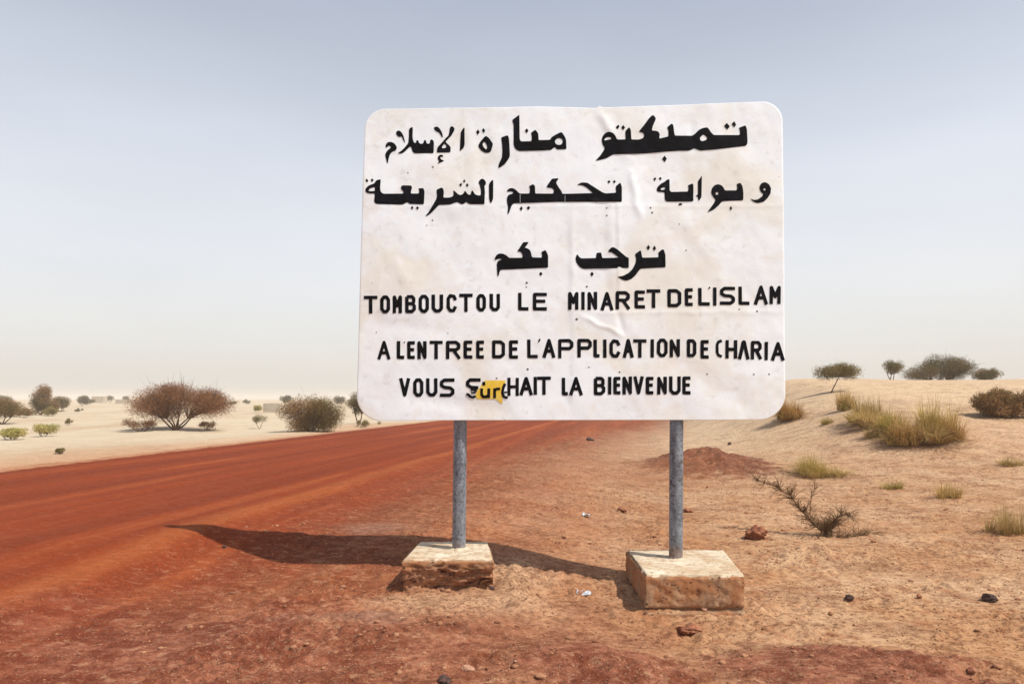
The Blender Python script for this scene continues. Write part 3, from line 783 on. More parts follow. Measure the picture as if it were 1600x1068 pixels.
def concrete(name, top, rubble=False):
    t = NT(name)
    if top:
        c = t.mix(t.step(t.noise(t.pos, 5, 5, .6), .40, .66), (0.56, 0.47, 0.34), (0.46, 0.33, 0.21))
        c = t.mix(t.math('MULTIPLY', t.step(t.noise(t.pos, 20, 5, .7), .50, .64), .6), c, (0.30, 0.18, 0.105))
        c = t.mix(t.math('MULTIPLY', t.step(t.noise(t.pos, 48, 3, .7), .58, .66), .7), c, (0.16, 0.09, 0.06))
        c = t.mix(t.math('MULTIPLY', t.step(t.noise(t.pos, 9, 3, .6), .56, .64), .4), c, (0.74, 0.67, 0.55))
    else:
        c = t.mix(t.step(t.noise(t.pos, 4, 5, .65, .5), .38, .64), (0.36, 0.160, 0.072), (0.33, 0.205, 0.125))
        c = t.mix(t.math('MULTIPLY', t.step(t.noise(t.pos, 10, 5, .7, .6), .50, .66), .7), c, (0.215, 0.105, 0.060))
        c = t.mix(t.math('MULTIPLY', t.step(t.noise(t.pos, 7, 4, .6), .58, .70), .6), c, (0.50, 0.33, 0.20))
        pits = t.math('SUBTRACT', 1.0, t.step(t.voro(t.scale(t.pos, (1, 1, 1.5)), 24), .14, .30))
        pits = t.math('MULTIPLY', pits, t.step(t.noise(t.pos, 5, 3, .6), .40, .50))
        c = t.mix(t.math('MULTIPLY', pits, .8), c, (0.06, 0.028, 0.018))
        if rubble:
            pz = t.sep(t.pos)[2]
            low = t.math('SUBTRACT', 1.0, t.step(t.math('ADD', pz, t.math('MULTIPLY', t.math('SUBTRACT', t.noise(t.pos, 6, 4, .6), .5), .16)), .235, .265))
            st_ = t.noise(t.scale(t.pos, (1, 1, 3.2)), 13, 5, .7, 1.2)
            c = t.mix(t.math('MULTIPLY', low, .75), c, t.mix(t.step(st_, .40, .60), (0.26, 0.115, 0.075), (0.40, 0.19, 0.095)))
            c = t.mix(t.math('MULTIPLY', t.math('MULTIPLY', t.step(st_, .43, .38), low), .9), c, (0.055, 0.024, 0.020))  # crevices between the broken layers: their shade is put into the colour
    t.color(c); t.b.inputs['Roughness'].default_value = .95
    b = t.bump(t.noise(t.pos, 28, 5, .7), .7, .010 if not top else .004)
    t.bump(t.noise(t.pos, 110, 3, .7), .5, .003, b)
    return t.m
M_CT = concrete('dusty_concrete_top', True); M_CS = concrete('stained_concrete_side', False); M_CR = concrete('crumbling_concrete_side', False, True)

def block(parent, xf, yf, yb, xbl, xbr, zt, zb, eroded, label):
    """a footing: xf = (left, right) at the front, (xbl, xbr) at the back"""
    nu, nz, nv = 64, 30, 50
    us = np.linspace(0, 1, nu); vs = np.linspace(0, 1, nv); zs = np.linspace(0, 1, nz)
    verts = {}; V = []; F = []; mats = []
    def pt(u, v, w):
        key = (round(u, 5), round(v, 5), round(w, 5))
        if key in verts: return verts[key]
        x = (xf[0] + (xf[1] - xf[0]) * u) * (1 - v) + (xbl + (xbr - xbl) * u) * v
        y = yf + (yb - yf) * v
        z = zb + (zt - zb) * w
        verts[key] = len(V); V.append([x, y, z, u, v, w]); return verts[key]
    def quad_grid(A, B, fn, m):
        for i in range(len(A) - 1):
            for j in range(len(B) - 1):
                F.append([fn(A[i], B[j]), fn(A[i + 1], B[j]), fn(A[i + 1], B[j + 1]), fn(A[i], B[j + 1])]); mats.append(m)
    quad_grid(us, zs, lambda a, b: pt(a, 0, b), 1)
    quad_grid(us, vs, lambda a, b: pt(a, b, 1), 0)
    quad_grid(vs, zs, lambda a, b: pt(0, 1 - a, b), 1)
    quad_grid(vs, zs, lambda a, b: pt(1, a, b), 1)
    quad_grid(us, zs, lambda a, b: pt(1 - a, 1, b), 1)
    A = np.array(V); x, y, z, u, v, w = A.T
    hgt = zt - zb
    n1 = noise2(x / .07 + z / .05, y / .07 + z / .06, 301); n2 = noise2(x / .02 + 3 * z / .02, y / .025 - z / .02, 302)
    cx = (xf[0] + xf[1]) / 2 ; cy = (yf + yb) / 2
    side = np.minimum.reduce([u, 1 - u, v, 1 - v]) < 1e-6
    # rounded, chipped edges: shrink towards the axis where two faces meet
    ed_t = (1 - w) * hgt; chip = np.clip(.016 - ed_t, 0, 1) * (1 + 1.6 * n1)
    topedge = np.minimum.reduce([u, 1 - u]) * (xf[1] - xf[0]); topedge = np.minimum(topedge, np.minimum(v, 1 - v) * (yb - yf))
    atop = w > 1 - 1e-6
    z = z - np.where(atop, np.clip(.016 - topedge, 0, 1) * (.6 + 1.3 * np.abs(n1)), 0) + np.where(atop, .0018 * n1 + .001 * n2, 0)
    nrm_x = np.where(u < 1e-6, -1, np.where(u > 1 - 1e-6, 1, 0)) * 1.0
    nrm_y = np.where(v < 1e-6, -1, np.where(v > 1 - 1e-6, 1, 0)) * 1.0
    d = -chip * 1.1 + .006 * n1 + .0038 * n2
    if eroded:
        prof = np.interp(w, [0, .22, .30, .42, .55, .62, .74, 1], [-.020, -.012, -.055, -.040, -.022, -.030, -.002, 0])
        pw = np.interp(w + .10 * noise2(u * 4, v * 4, 311) + .05 * noise2(u * 13, v * 13, 312), [0, .18, .26, .40, .52, .60, .72, 1], [-.018, -.006, -.060, -.040, -.016, -.034, -.002, 0])
        amt = .35 + .65 * sstep(.12, .45, u)
        d = d + 1.05 * pw * amt + (w < .85) * .030 * amt * (np.abs(noise2(u * 7 + w * 2, w * 13, 313)) * -1.5 + .3) + (w < .80) * .012 * noise2(u * 32, w * 26, 314)
        d = d - .05 * sstep(.80, .92, u) * (w < .46) * (w > .14) * (v < .5)
    else:
        d = d - .012 * sstep(.5, .25, w) * 0
        crack = np.exp(-((w - .485 - .015 * noise2(u * 3, v * 3, 320)) / .018) ** 2)
        d = d - .035 * crack + .008 * (w < .46)
        d = d - .010 * np.clip(noise2(u * 16, w * 8, 321) - .25, 0, 1) * 2 * (w < .75) * sstep(.0, .4, u)
        d = d - .03 * sstep(.93, 1.0, u) * np.clip(.5 + noise2(w * 4, w * 0, 322), 0, 1) * (w < .95)
    x = x + nrm_x * d; y = y + nrm_y * d
    me = np_mesh('concrete_footing', np.stack([x, y, z], -1), np.array(F))
    bm = bmesh.new(); bm.from_mesh(me); bmesh.ops.recalc_face_normals(bm, faces=bm.faces[:]); bm.to_mesh(me); bm.free()
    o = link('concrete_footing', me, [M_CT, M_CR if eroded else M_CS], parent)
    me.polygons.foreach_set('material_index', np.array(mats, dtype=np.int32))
    me.polygons.foreach_set('use_smooth', [True] * len(me.polygons)); me.update()
    bmod = me
    o['label'] = label
    return o

def tube(p0, p1, r, n=28, seg=12, wob=0.0, seed=0):
    p0 = Vector(p0); p1 = Vector(p1); ax = (p1 - p0).normalized()
    e1 = ax.orthogonal().normalized(); e2 = ax.cross(e1)
    V = []; F = []
    for k in range(seg + 1):
        c = p0.lerp(p1, k / seg)
        for i in range(n):
            t = 2 * math.pi * i / n
            rr = r * (1 + wob * (random.random() - .5))
            V.append(c + (e1 * math.cos(t) + e2 * math.sin(t)) * rr)
    for k in range(seg):
        for i in range(n):
            j = (i + 1) % n
            F.append((k * n + i, k * n + j, (k + 1) * n + j, (k + 1) * n + i))
    F.append(tuple(range(n))[::-1]); F.append(tuple(seg * n + i for i in range(n)))
    return V, F

# anchor: base between the two footings
sign = empty('road_sign', (0, 0, 0))
tag(sign, 'white welcome sign board with black Arabic and French lettering on two grey posts', 'sign')
board = build_board(sign)
for w_ in ARABIC:
    lay('arabic_word', w_, board, M_BLACK)
for w_ in FR:
    lay('french_word', w_, board, M_BLACK, soften=False)
# paint specks and nail heads
specks = [(823, 441.5, 1.9), (917, 447.5, 1.6), (901, 498.5, 2.0), (822.5, 448, 1.2), (824.5, 576.5, 1.9), (1061.5, 350, .9), (776, 590.6, 1.5), (676, 344, 1.3), (667, 352, 1.0), (637.5, 270, 1.1), (968, 581, 1.4),
          (1105, 584, 1.3), (1178, 584.5, 1.4), (1202, 584.2, 1.3), (676.5, 261, 1.5), (1019, 332, 1.6), (1016.5, 324.5, 1.4), (948, 336.5, 1.4), (920, 573.5, 1.2), (1155, 483, 1.3), (1183, 486, 1.5), (750, 606, .8), (1072, 391, 1.2), (700, 520, .9), (588, 519, 1.0), (948, 325, 1.2)]
for g_ in range(60): specks.append((random.uniform(575, 1215), random.uniform(180, 645), random.uniform(.35, .8)))
M_SPECK = simple('dirt_speck', (0.10, 0.08, 0.07), (0.25, 0.21, 0.18), 5)
for i in range(1):
    lay('paint_speck', [(disc(x, y, r, 7), []) for x, y, r in specks[:26]], board, M_SPECK, .0014, False)['kind'] = 'stuff'
lay('sticker', [(crop(715, 575, 16, [(490,560),(560,480),(620,370),(690,300),(1190,300),(1200,340),(1185,420),(1110,520),(1095,640),(1120,740),(1130,780),(1115,890),(1070,870),(950,770),(480,770),(450,660)]), [])], board, M_YELLOW, .0016)
sl = []
for path, w_ in (([(330,540),(440,530),(452,600)], 4.0), ([(215,645),(265,655),(310,705),(380,725),(455,700)], 4.0), ([(335,615),(455,612)], 2.6),
                 ([(600,500),(600,650),(640,715),(720,715),(780,660)], 4.4), ([(780,500),(780,745)], 4.4), ([(925,500),(925,745)], 4.4), ([(925,570),(975,515),(1062,515)], 4.0),
                 ([(1185,385),(1140,500),(1120,600),(1140,690),(1190,728),(1255,735)], 4.2), ([(1160,600),(1240,598)], 2.6), ([(655,340),(655,430)], 4.6)):
    sl += stroke_polys(crop(715, 575, 16, path), w_)
lay('sticker_lettering', sl, board, M_BLACK, .0034, False)

post_feet = []
for nm, Xt, Xb, Yb, D in (('post', 719.3, 717.0, 857, 5.05), ('post', 1057.0, 1056.0, 873, 4.975)):
    pb = P(Xb, Yb, D); pt_ = P(Xt, 655, D)
    dirv = (pt_ - pb); dirv = dirv / dirv.z
    low = pb - dirv * .30; high = pb + dirv * (2.95 - pb.z)
    V, F = tube(low, high, .047, 32, 40)
    me = bpy.data.meshes.new('post'); me.from_pydata([tuple(v) for v in V], [], F); me.update()
    link('post', me, M_GALV, sign, smooth=True)
    post_feet.append(pb)
# rough mortar packed round each post where it enters its footing
for pb in post_feet:
    nr_, nt_ = 7, 40
    V = []; F = []
    for i in range(nr_):
        for j in range(nt_):
            a_ = 2 * math.pi * j / nt_; q = i / (nr_ - 1)
            r_ = .046 + q * (.030 + .014 * float(noise2(math.cos(a_) * 1.7 + pb.x * 9, math.sin(a_) * 1.7, 501)))
            V.append((pb.x + r_ * math.cos(a_), pb.y + r_ * math.sin(a_), pb.z + .012 * (1 - q) ** 1.5 * (1 + .8 * float(noise2(math.cos(a_) * 3, math.sin(a_) * 3 + q, 502))) + .0015 - .004 * (q > .99)))
    for i in range(nr_ - 1):
        for j in range(nt_):
            k = (j + 1) % nt_; F.append((i * nt_ + j, (i + 1) * nt_ + j, (i + 1) * nt_ + k, i * nt_ + k))
    link('mortar_collar', np_mesh('mortar_collar', np.array(V), np.array(F)), M_CT, sign, smooth=True)
# rails that hold the sheet to the posts, behind it
for zr in (1.45, 2.75):
    xa, xb = -1.02, 1.78
    def rail_y(x): return float(board_pts(np.array([800 + x / 4.94 * FPX]), np.array([400.]), 0)[0][1]) + .036
    V, F = tube((xa, rail_y(xa), zr), (xb, rail_y(xb), zr), .014, 12, 2)
    me = bpy.data.meshes.new('rail'); me.from_pydata([tuple(v) for v in V], [], F); me.update()
    link('rail', me, M_GALV, sign, smooth=True)

def zplane(X, Y, z):
    a = P(X, Y, 1.0) - Vector((0, 0, CAM_H)); t = (z - CAM_H) / a.z
    return Vector((a.x * t, a.y * t, z))
zt = .250
fl, fr, bl, br = zplane(1008, 898, zt), zplane(1167, 899, zt), zplane(978, 858, zt), zplane(1131, 857, zt)
block(sign, (fl.x, fr.x), fl.y, bl.y, bl.x, br.x, zt, -.16, False, 'tall smooth-faced concrete footing with pitted front, under the right post')
zt = post_feet[0].z
fl, fr, bl, br = zplane(627, 874, zt), zplane(772, 875, zt), zplane(655, 845, zt), zplane(763, 846, zt)
block(sign, (fl.x, fr.x), fl.y, bl.y, bl.x, br.x, zt, .045, True, 'crumbling concrete footing with layered broken front, under the left post')

# ------------------------------------------------------------------ plants
def skeleton(rng, base, height, spread, stems, levels=4, up=.55, r0=.05, flat=.0):
    """tapered limbs that fork; returns segments (p0, p1, r0, r1) and twig ends"""
    segs = []; tips = []
    def grow(p, d, L, r, lev):
        n = 3; q = p
        for k in range(n):
            d = (d + Vector(rng.normal(0, .16, 3))).normalized()
            q2 = q + d * (L / n); rr = r * (1 - .25 * (k + 1) / n)
            segs.append((q, q2, r * (1 - .25 * k / n), rr)); q = q2
        if lev == 0: tips.append(q); return
        for c in range(rng.integers(2, 4)):
            a = rng.uniform(0, 2 * math.pi); tilt = rng.uniform(.35, .85)
            side = Vector((math.cos(a), math.sin(a), flat * rng.uniform(-1, .6)))
            nd = (d * math.cos(tilt) + side * math.sin(tilt)); nd.z = nd.z * (1 - .35 * flat) + .08
            grow(q, nd.normalized(), L * rng.uniform(.6, .8), rr * .62, lev - 1)
    for i in range(stems):
        a = 2 * math.pi * (i + rng.uniform(0, .6)) / stems
        d = Vector((math.cos(a) * (1 - up), math.sin(a) * (1 - up), up)).normalized()
        grow(Vector(base) + Vector((math.cos(a), math.sin(a), 0)) * r0 * (1.2 if stems > 1 else 0), d, height * rng.uniform(.30, .42), r0 * rng.uniform(.7, 1), levels)
    return segs, tips

def seg_mesh(name, segs, n=5):
    V = []; F = []
    for p0, p1, r0, r1 in segs:
        ax = (p1 - p0)
        if ax.length < 1e-6: continue
        ax.normalize(); e1 = ax.orthogonal().normalized(); e2 = ax.cross(e1); b = len(V)
        for c, r in ((p0, r0), (p1 + ax * r1 * .3, r1)):
            for i in range(n):
                t = 2 * math.pi * i / n; V.append(c + (e1 * math.cos(t) + e2 * math.sin(t)) * r)
        for i in range(n):
            j = (i + 1) % n; F.append((b + i, b + j, b + n + j, b + n + i))
    return np_mesh(name, np.array([tuple(v) for v in V]), np.array(F))

def leaf_mesh(name, centres, rng, per, rad, size, elong=2.5, out=None):
    """many small leaf- and twig-sized faces round each centre"""
    C = np.repeat(np.asarray(centres, float), per, 0)
    n = len(C)
    off = rng.normal(0, 1, (n, 3)); off /= np.linalg.norm(off, axis=1)[:, None]
    off *= (rng.random(n) ** .45)[:, None] * np.asarray(rad)
    C = C + off
    d = rng.normal(0, 1, (n, 3)) + off / (np.linalg.norm(off, axis=1)[:, None] + 1e-9) * .9 + np.array([0, 0, .35])
    d /= np.linalg.norm(d, axis=1)[:, None]
    s = np.cross(d, rng.normal(0, 1, (n, 3))); s /= np.linalg.norm(s, axis=1)[:, None]
    L = size * elong * rng.uniform(.5, 1.3, n)[:, None]; Wd = size * rng.uniform(.4, 1.0, n)[:, None]
    V = np.stack([C - s * Wd * .5, C + d * L * .5 - s * Wd * .7, C + d * L, C + d * L * .5 + s * Wd * .7], 1).reshape(-1, 3)
    F = np.arange(n * 4).reshape(-1, 4)
    return np_mesh(name, V, F)

PXM = lambda D: D / FPX       # metres per photo pixel at distance D
def bush(kind, X0, X1, Ytop, Ybase, label, cat, mat, seed, stems=4, trunk=.12, bare=.0, n=26, per=210, size=.022, group=None, base=None, flat=0.35, lobes=None, bark=None, elong=2.5, dist=None):
    """a shrub or small tree standing where the photo shows it; trunk = share of the height left bare"""
    rng = np.random.default_rng(seed)
    Xm = (X0 + X1) / 2
    g = ground_at(Xm if base is None else base, Ybase) if dist is None else P(Xm, Ybase, dist); g = drop(g)
    D = g.y; m = PXM(D) * 1.0
    wid = (X1 - X0) * m; hei = P(Xm, Ytop, D).z - g.z
    cxo = (Xm - (Xm if base is None else base)) * m
    per = int(per * 2.2)
    root = empty(kind, g); tag(root, label, cat, group)
    # crown centres fill a lumpy volume, denser outside
    cs = []
    lob = lobes or [(rng.uniform(-.28, .28), rng.uniform(-.28, .28), rng.uniform(-.15, .2), rng.uniform(.5, .8)) for _ in range(6)]
    cz = hei * (trunk + (1 - trunk) * .5); rz = hei * (1 - trunk) * .5
    while len(cs) < n:
        l = lob[rng.integers(len(lob))]
        v = rng.normal(0, 1, 3); v /= np.linalg.norm(v); v *= rng.uniform(.35, 1.0) ** .6 * l[3]
        p = np.array([(l[0] + v[0] * .75), (l[1] + v[1] * .75), (l[2] + v[2] * .75)])
        if abs(p[0]) > .92 or abs(p[2]) > .92: continue
        cs.append([cxo + p[0] * wid / 2, p[1] * wid / 2 * .9, cz + p[2] * rz])
    cs = np.array(cs)
    cl = min(wid, hei * 1.4) * .17
    # limbs run from the root to the clumps
    segs = []; r0 = max(.014, hei * .022)
    st = [Vector((rng.normal(0, r0), rng.normal(0, r0), -.05)) for _ in range(stems)]
    knots = []
    for i in range(stems):
        a = 2 * math.pi * i / stems + rng.uniform(-.4, .4)
        k = Vector((cxo * .4 + math.cos(a) * wid * .13, math.sin(a) * wid * .12, hei * (trunk * .9 + .14)))
        mid = st[i].lerp(k, .5) + Vector((rng.normal(0, hei * .025), rng.normal(0, hei * .025), 0))
        segs += [(st[i], mid, r0, r0 * .8), (mid, k, r0 * .8, r0 * .62)]; knots.append(k)
    for c in cs:
        c = Vector(c); k = min(knots, key=lambda q: (q - c).length)
        m1 = k.lerp(c, .5) + Vector(rng.normal(0, hei * .03, 3))
        segs += [(k, m1, r0 * .45, r0 * .30), (m1, c, r0 * .30, r0 * .12)]
        for _ in range(6):
            o_ = (c - Vector((cxo, 0, hei * .35))).normalized(); e = c + Vector(rng.normal(0, cl * .55, 3)) + o_ * cl * rng.uniform(0, 1.0); segs.append((c, e, r0 * .12, r0 * .05))
    link('trunk', seg_mesh('trunk', segs), bark or M_BARK, root)
    link('crown', leaf_mesh('crown', cs, rng, per, (cl * 1.15, cl * 1.15, cl * .95), size, elong), mat, root)
    return root

FAR_G = 'small bushes far off on the sand plain'
bush('acacia_shrub', 200, 357, 599, 672, 'wide red-brown acacia shrub with open spreading stems beyond the road', 'shrub', M_BROWN, 1, stems=7, trunk=.12, n=120, per=200, size=.015, base=272, elong=5,
     lobes=[(-.60, 0, -.15, .42), (-.35, 0, .15, .5), (.02, 0, .50, .42), (-.2, .1, .35, .5), (.38, .1, .25, .42), (.70, 0, .05, .36), (-.25, .2, -.35, .42), (.55, -.1, -.15, .35)])
bush('low_shrub', 180, 262, 650, 674, 'low tangled brown shrub at the left foot of the wide acacia', 'shrub', M_BROWN, 2, stems=6, trunk=0, n=26, per=42, size=.014, elong=6)
bush('low_shrub', 300, 358, 656, 672, 'low dark brush right of the wide acacia', 'shrub', M_BROWN, 3, stems=5, trunk=0, n=18, per=42, size=.016, elong=3)
bush('sapling', 388, 420, 647, 670, 'thin leaning sapling between the two big road shrubs', 'shrub', M_OLIVE, 4, stems=2, trunk=.2, n=9, per=60, size=.018)
bush('leafy_shrub', 433, 541, 617, 674, 'dense rounded olive and brown shrub just left of the sign board', 'shrub', M_MIXED, 5, stems=5, trunk=.0, n=80, per=190, size=.018, elong=4,
     lobes=[(-.3, 0, -.6, .45), (.3, .1, -.65, .45), (-.55, 0, .15, .42), (-.2, 0, .3, .6), (.2, 0, .35, .6), (.5, 0, .05, .45), (.15, 0, -.3, .6), (0, .3, 0, .7), (.45, 0, -.4, .4)])
bush('green_tree', 540, 580, 610, 662, 'narrow dark green tree half hidden by the sign board edge', 'tree', M_DARKG, 6, stems=2, trunk=.18, n=26, per=150, size=.022)
bush('low_shrub', 532, 600, 655, 667, 'dark low brush under the narrow green tree', 'shrub', M_DARKG, 7, stems=4, trunk=0, n=14, per=60, size=.018)
bush('leafy_shrub', -30, 46, 617, 662, 'ochre shrub cut by the left edge of the photo', 'shrub', M_MIXED, 8, stems=3, trunk=.08, n=60, per=170, size=.022, base=4)
bush('green_tree', 42, 88, 601, 648, 'tallest tree on the left plain, narrow top and broad base', 'tree', M_MIXED, 9, stems=3, trunk=.0, n=50, per=150, size=.036, lobes=[(0, 0, .55, .42), (-.1, 0, .1, .5), (.2, 0, -.3, .6), (.45, 0, -.5, .5), (-.35, 0, -.4, .5)])
bush('grey_bush', 78, 113, 617, 643, 'brown-grey bush right of the tallest tree on the left plain', 'shrub', M_MIXED, 10, stems=3, trunk=.0, n=26, per=90, size=.05)
bush('grey_bush', 115, 141, 617, 634, 'round grey-green bush on the left plain skyline', 'shrub', M_GREY, 11, stems=2, trunk=.1, n=14, per=80, size=.09, group=FAR_G)
bush('grey_bush', 163, 181, 617, 629, 'small faint bush on the skyline left of the wide acacia', 'shrub', M_GREY, 12, stems=2, trunk=.15, n=9, per=60, size=.10, group=FAR_G)
bush('yellow_shrub', 44, 92, 660, 682, 'yellow-green low shrub beyond the road on the left', 'shrub', M_YGREEN, 13, stems=4, trunk=0, n=26, per=80, size=.022)
bush('yellow_shrub', -16, 50, 667, 687, 'olive low shrub at the left edge of the photo', 'shrub', M_YGREEN, 14, stems=5, trunk=0, n=30, per=60, size=.022)
bush('low_shrub', 99, 115, 653, 664, 'small lone dark tuft on the pale sand of the left plain', 'shrub', M_OLIVE, 15, stems=2, trunk=0, n=6, per=50, size=.022)
bush('low_shrub', 106, 134, 637, 643, 'flat low bush in front of the round grey skyline bush', 'shrub', M_GREY, 16, stems=2, trunk=0, n=6, per=50, size=.04)
bush('grey_bush', 377, 395, 623, 631, 'tiny dark bush on the skyline right of the wide acacia', 'shrub', M_GREY, 17, stems=2, trunk=0, n=7, per=60, size=.08, group=FAR_G)
bush('yellow_shrub', 392, 412, 632, 644, 'small yellowish bush left of the far mud wall', 'shrub', M_YGREEN, 18, stems=2, trunk=0, n=8, per=60, size=.05)
bush('grey_bush', 435, 458, 616, 634, 'grey tree top behind the dense rounded shrub', 'tree', M_GREY, 19, stems=2, trunk=.2, n=12, per=70, size=.09, group=FAR_G)
bush('low_shrub', 86, 104, 698, 709, 'small brown tuft on the far road shoulder', 'shrub', M_OLIVE, 20, stems=3, trunk=0, n=7, per=50, size=.016)

bush('low_shrub', 10, 60, 636, 652, 'low olive scrub joining the ochre shrub to the tallest tree on the left', 'shrub', M_MIXED, 21, stems=4, trunk=0, n=24, per=90, size=.03)
bush('low_shrub', 58, 100, 634, 650, 'low scrub at the foot of the tallest tree on the left plain', 'shrub', M_OLIVE, 22, stems=4, trunk=0, n=20, per=90, size=.03)
for i_, (a_, b_, t_, u_, l_) in enumerate(((-8, 22, 616, 634, 'hazy bush behind the ochre shrub at the left edge'), (124, 152, 622, 632, 'low hazy bush between the round grey bush and the faint pale house'),
        (186, 206, 618, 628, 'hazy bush standing by the long low faint building'), (516, 545, 618, 634, 'hazy bush behind the narrow dark green tree'), (352, 372, 626, 633, 'low hazy bush just right of the wide acacia crown'))):
    bush('grey_bush', a_, b_, t_, u_, l_, 'shrub', M_GREY, 120 + i_, stems=2, trunk=.05, n=12, per=60, size=.09, group=FAR_G)
bush('flat_acacia', 1275, 1349, 569, 614, 'small flat-topped acacia tree alone on the dune slope', 'tree', M_OLIVE, 30, stems=1, trunk=.46, n=38, per=110, size=.020, base=1298,
     lobes=[(-.55, 0, -.1, .4), (0, 0, .3, .5), (.5, 0, .0, .45), (.2, .2, .1, .6), (-.2, -.1, .2, .5)])
bush('small_tree', 1372, 1413, 560, 604, 'thin small tree on the dune crest left of the dark thicket', 'tree', M_OLIVE, 31, stems=3, trunk=.30, n=24, per=90, size=.028, dist=42)
bush('dark_thicket', 1412, 1523, 553, 604, 'widest dark thicket on the dune crest', 'tree', M_DARKG, 32, stems=6, trunk=.0, n=80, per=150, size=.030, dist=44,
     lobes=[(-.6, 0, -.25, .4), (-.25, 0, .0, .5), (.1, 0, .3, .55), (.45, 0, .35, .5), (.3, 0, -.2, .6), (.65, 0, -.1, .4)])
bush('dark_bush', 1514, 1568, 573, 606, 'rounded dark bush at the right end of the dune crest thicket', 'shrub', M_DARKG, 33, stems=4, trunk=.0, n=36, per=110, size=.028, dist=43)
bush('spreading_acacia', 1523, 1616, 606, 652, 'dark brown spreading bush on the dune slope at the right edge', 'shrub', M_MIXED, 34, stems=5, trunk=.04, n=64, per=130, size=.020, elong=3.5,
     lobes=[(-.6, 0, .0, .4), (-.2, 0, .3, .5), (.2, 0, .35, .5), (.6, 0, .1, .45), (-.35, 0, -.3, .4), (.0, .3, .1, .6), (-.1, 0, -.55, .45), (.4, 0, -.45, .4)])

def grass(kind, X0, X1, Ytop, Ybase, label, mat, seed, n=520, lean=.7, wblade=.006, group=None, spread=.32, mat2=None, frac2=.4):
    rng = np.random.default_rng(seed); Xm = (X0 + X1) / 2
    g = drop(ground_at(Xm, Ybase)); m = PXM(g.y); wid = (X1 - X0) * m; hei = (Ybase - Ytop) * m
    root = empty(kind, g) if mat2 else None
    def blades(count, hs, ls):
        th = rng.uniform(0, 2 * math.pi, count); rr = np.sqrt(rng.random(count)) * wid * spread
        # several crowns of stems make an uneven outline
        k = rng.integers(0, 7, count); kx = rng.uniform(-.30, .30, 7) * wid; ky = rng.uniform(-.22, .22, 7) * wid; kh = rng.uniform(.55, 1.05, 7)
        bx = kx[k] + rr * .35 * np.cos(th); by = ky[k] + rr * .35 * np.sin(th)
        h = hei * hs * kh[k] * rng.uniform(.45, 1.05, count)
        a = th + rng.normal(0, .5, count); l = wid * .62 * ls * rng.uniform(.08, 1, count) ** 1.2
        bend = np.clip(.32 * l / (wid * .3) + (rng.random(count) < .18) * rng.uniform(.3, .9, count), 0, 1.05)
        V = []; F = []
        nseg = 4; ts = np.linspace(0, 1, nseg + 1)
        px = -np.sin(a + rng.normal(0, .6, count)); py = np.cos(a)
        pts = []
        for t in ts:
            x = bx + np.cos(a) * l * t ** 1.6; y = by + np.sin(a) * l * t ** 1.6
            z = h * (t * 1.15 - bend * t ** 3) - .02 * (1 - t)
            w = wblade * (1 - t * .85) * rng.uniform(.9, 1.1)
            pts.append(np.stack([x - px * w, y - py * w, z], -1)); pts.append(np.stack([x + px * w, y + py * w, z], -1))
        A = np.stack(pts, 1)                 # count, 2*(nseg+1), 3
        V = A.reshape(-1, 3); step = 2 * (nseg + 1); b = np.arange(count)[:, None] * step
        F = np.concatenate([b + np.array([[2 * i, 2 * i + 1, 2 * i + 3, 2 * i + 2]]) for i in range(nseg)], 0)
        return V, F
    if mat2:
        V, F = blades(int(n * (1 - frac2)), 1.0, lean); link('green_blades', np_mesh('green_blades', V, F), mat, root)
        V, F = blades(int(n * frac2), .55, lean * 1.25); link('dry_blades', np_mesh('dry_blades', V, F), mat2, root)
        o = root
    else:
        V, F = blades(n, 1.0, lean); o = link(kind, np_mesh(kind, V, F), mat); o.location = g
    tag(o, label, 'grass', group)
    return o
grass('grass_tuft', 1210, 1258, 613, 656, 'straw coloured grass clump peeking out right of the sign board', M_RUST, 41, 1500, .9, .008, mat2=M_GRASS)
grass('grass_tuft', 1276, 1305, 648, 662, 'low grey-green tuft on the sand between the board and the long clump', M_GRASS, 42, 260, 1.0, .006)
grass('grass_tuft', 1305, 1340, 608, 641, 'upright straw tuft at the far left end of the grass line', M_STRAW, 43, 900, .6, .009, mat2=M_GRASS)
grass('grass_tuft', 1322, 1385, 616, 661, 'broad yellow grass clump behind the big green one', M_STRAW, 44, 1500, .8, .009, mat2=M_GRASS)
grass('grass_tuft', 1362, 1420, 634, 678, 'mid olive grass clump joining the big green one on its left', M_GRASS, 45, 1300, .8, .007, mat2=M_STRAW)
grass('grass_tuft', 1425, 1500, 614, 682, 'tallest green grass clump with long fine blades on the right slope', M_GRASS, 46, 1500, .75, .006, mat2=M_RUST, frac2=.5)
grass('grass_tuft', 1378, 1450, 650, 695, 'rusty brown grass clump at the front foot of the tall green one', M_RUST, 47, 1300, .9, .007, mat2=M_GRASS, frac2=.3)
grass('grass_tuft', 1440, 1505, 652, 686, 'rust coloured grass clump right below the tall green one', M_RUST, 48, 900, 1.0, .007)
grass('grass_tuft', 1345, 1385, 662, 684, 'grey dry clump left of the rusty grass', M_STRAW, 49, 420, 1.0, .006)
grass('grass_tuft', 1243, 1322, 703, 743, 'lone yellow-green grass tuft nearest to the right post', M_GRASS, 50, 1500, .95, .0045, mat2=M_STRAW, frac2=.45)
grass('grass_tuft', 1395, 1500, 640, 690, 'loose low straw filling the gap between the tall green and rusty clumps', M_STRAW, 55, 1400, 1.1, .007, mat2=M_RUST)
grass('grass_tuft', 1335, 1405, 632, 668, 'thin spread of dry straw along the foot of the yellow clumps', M_STRAW, 56, 1000, 1.1, .008)
grass('grass_tuft', 1560, 1606, 709, 727, 'dry low tuft at the right edge below the dark brown bush', M_STRAW, 51, 330, 1.0, .004)
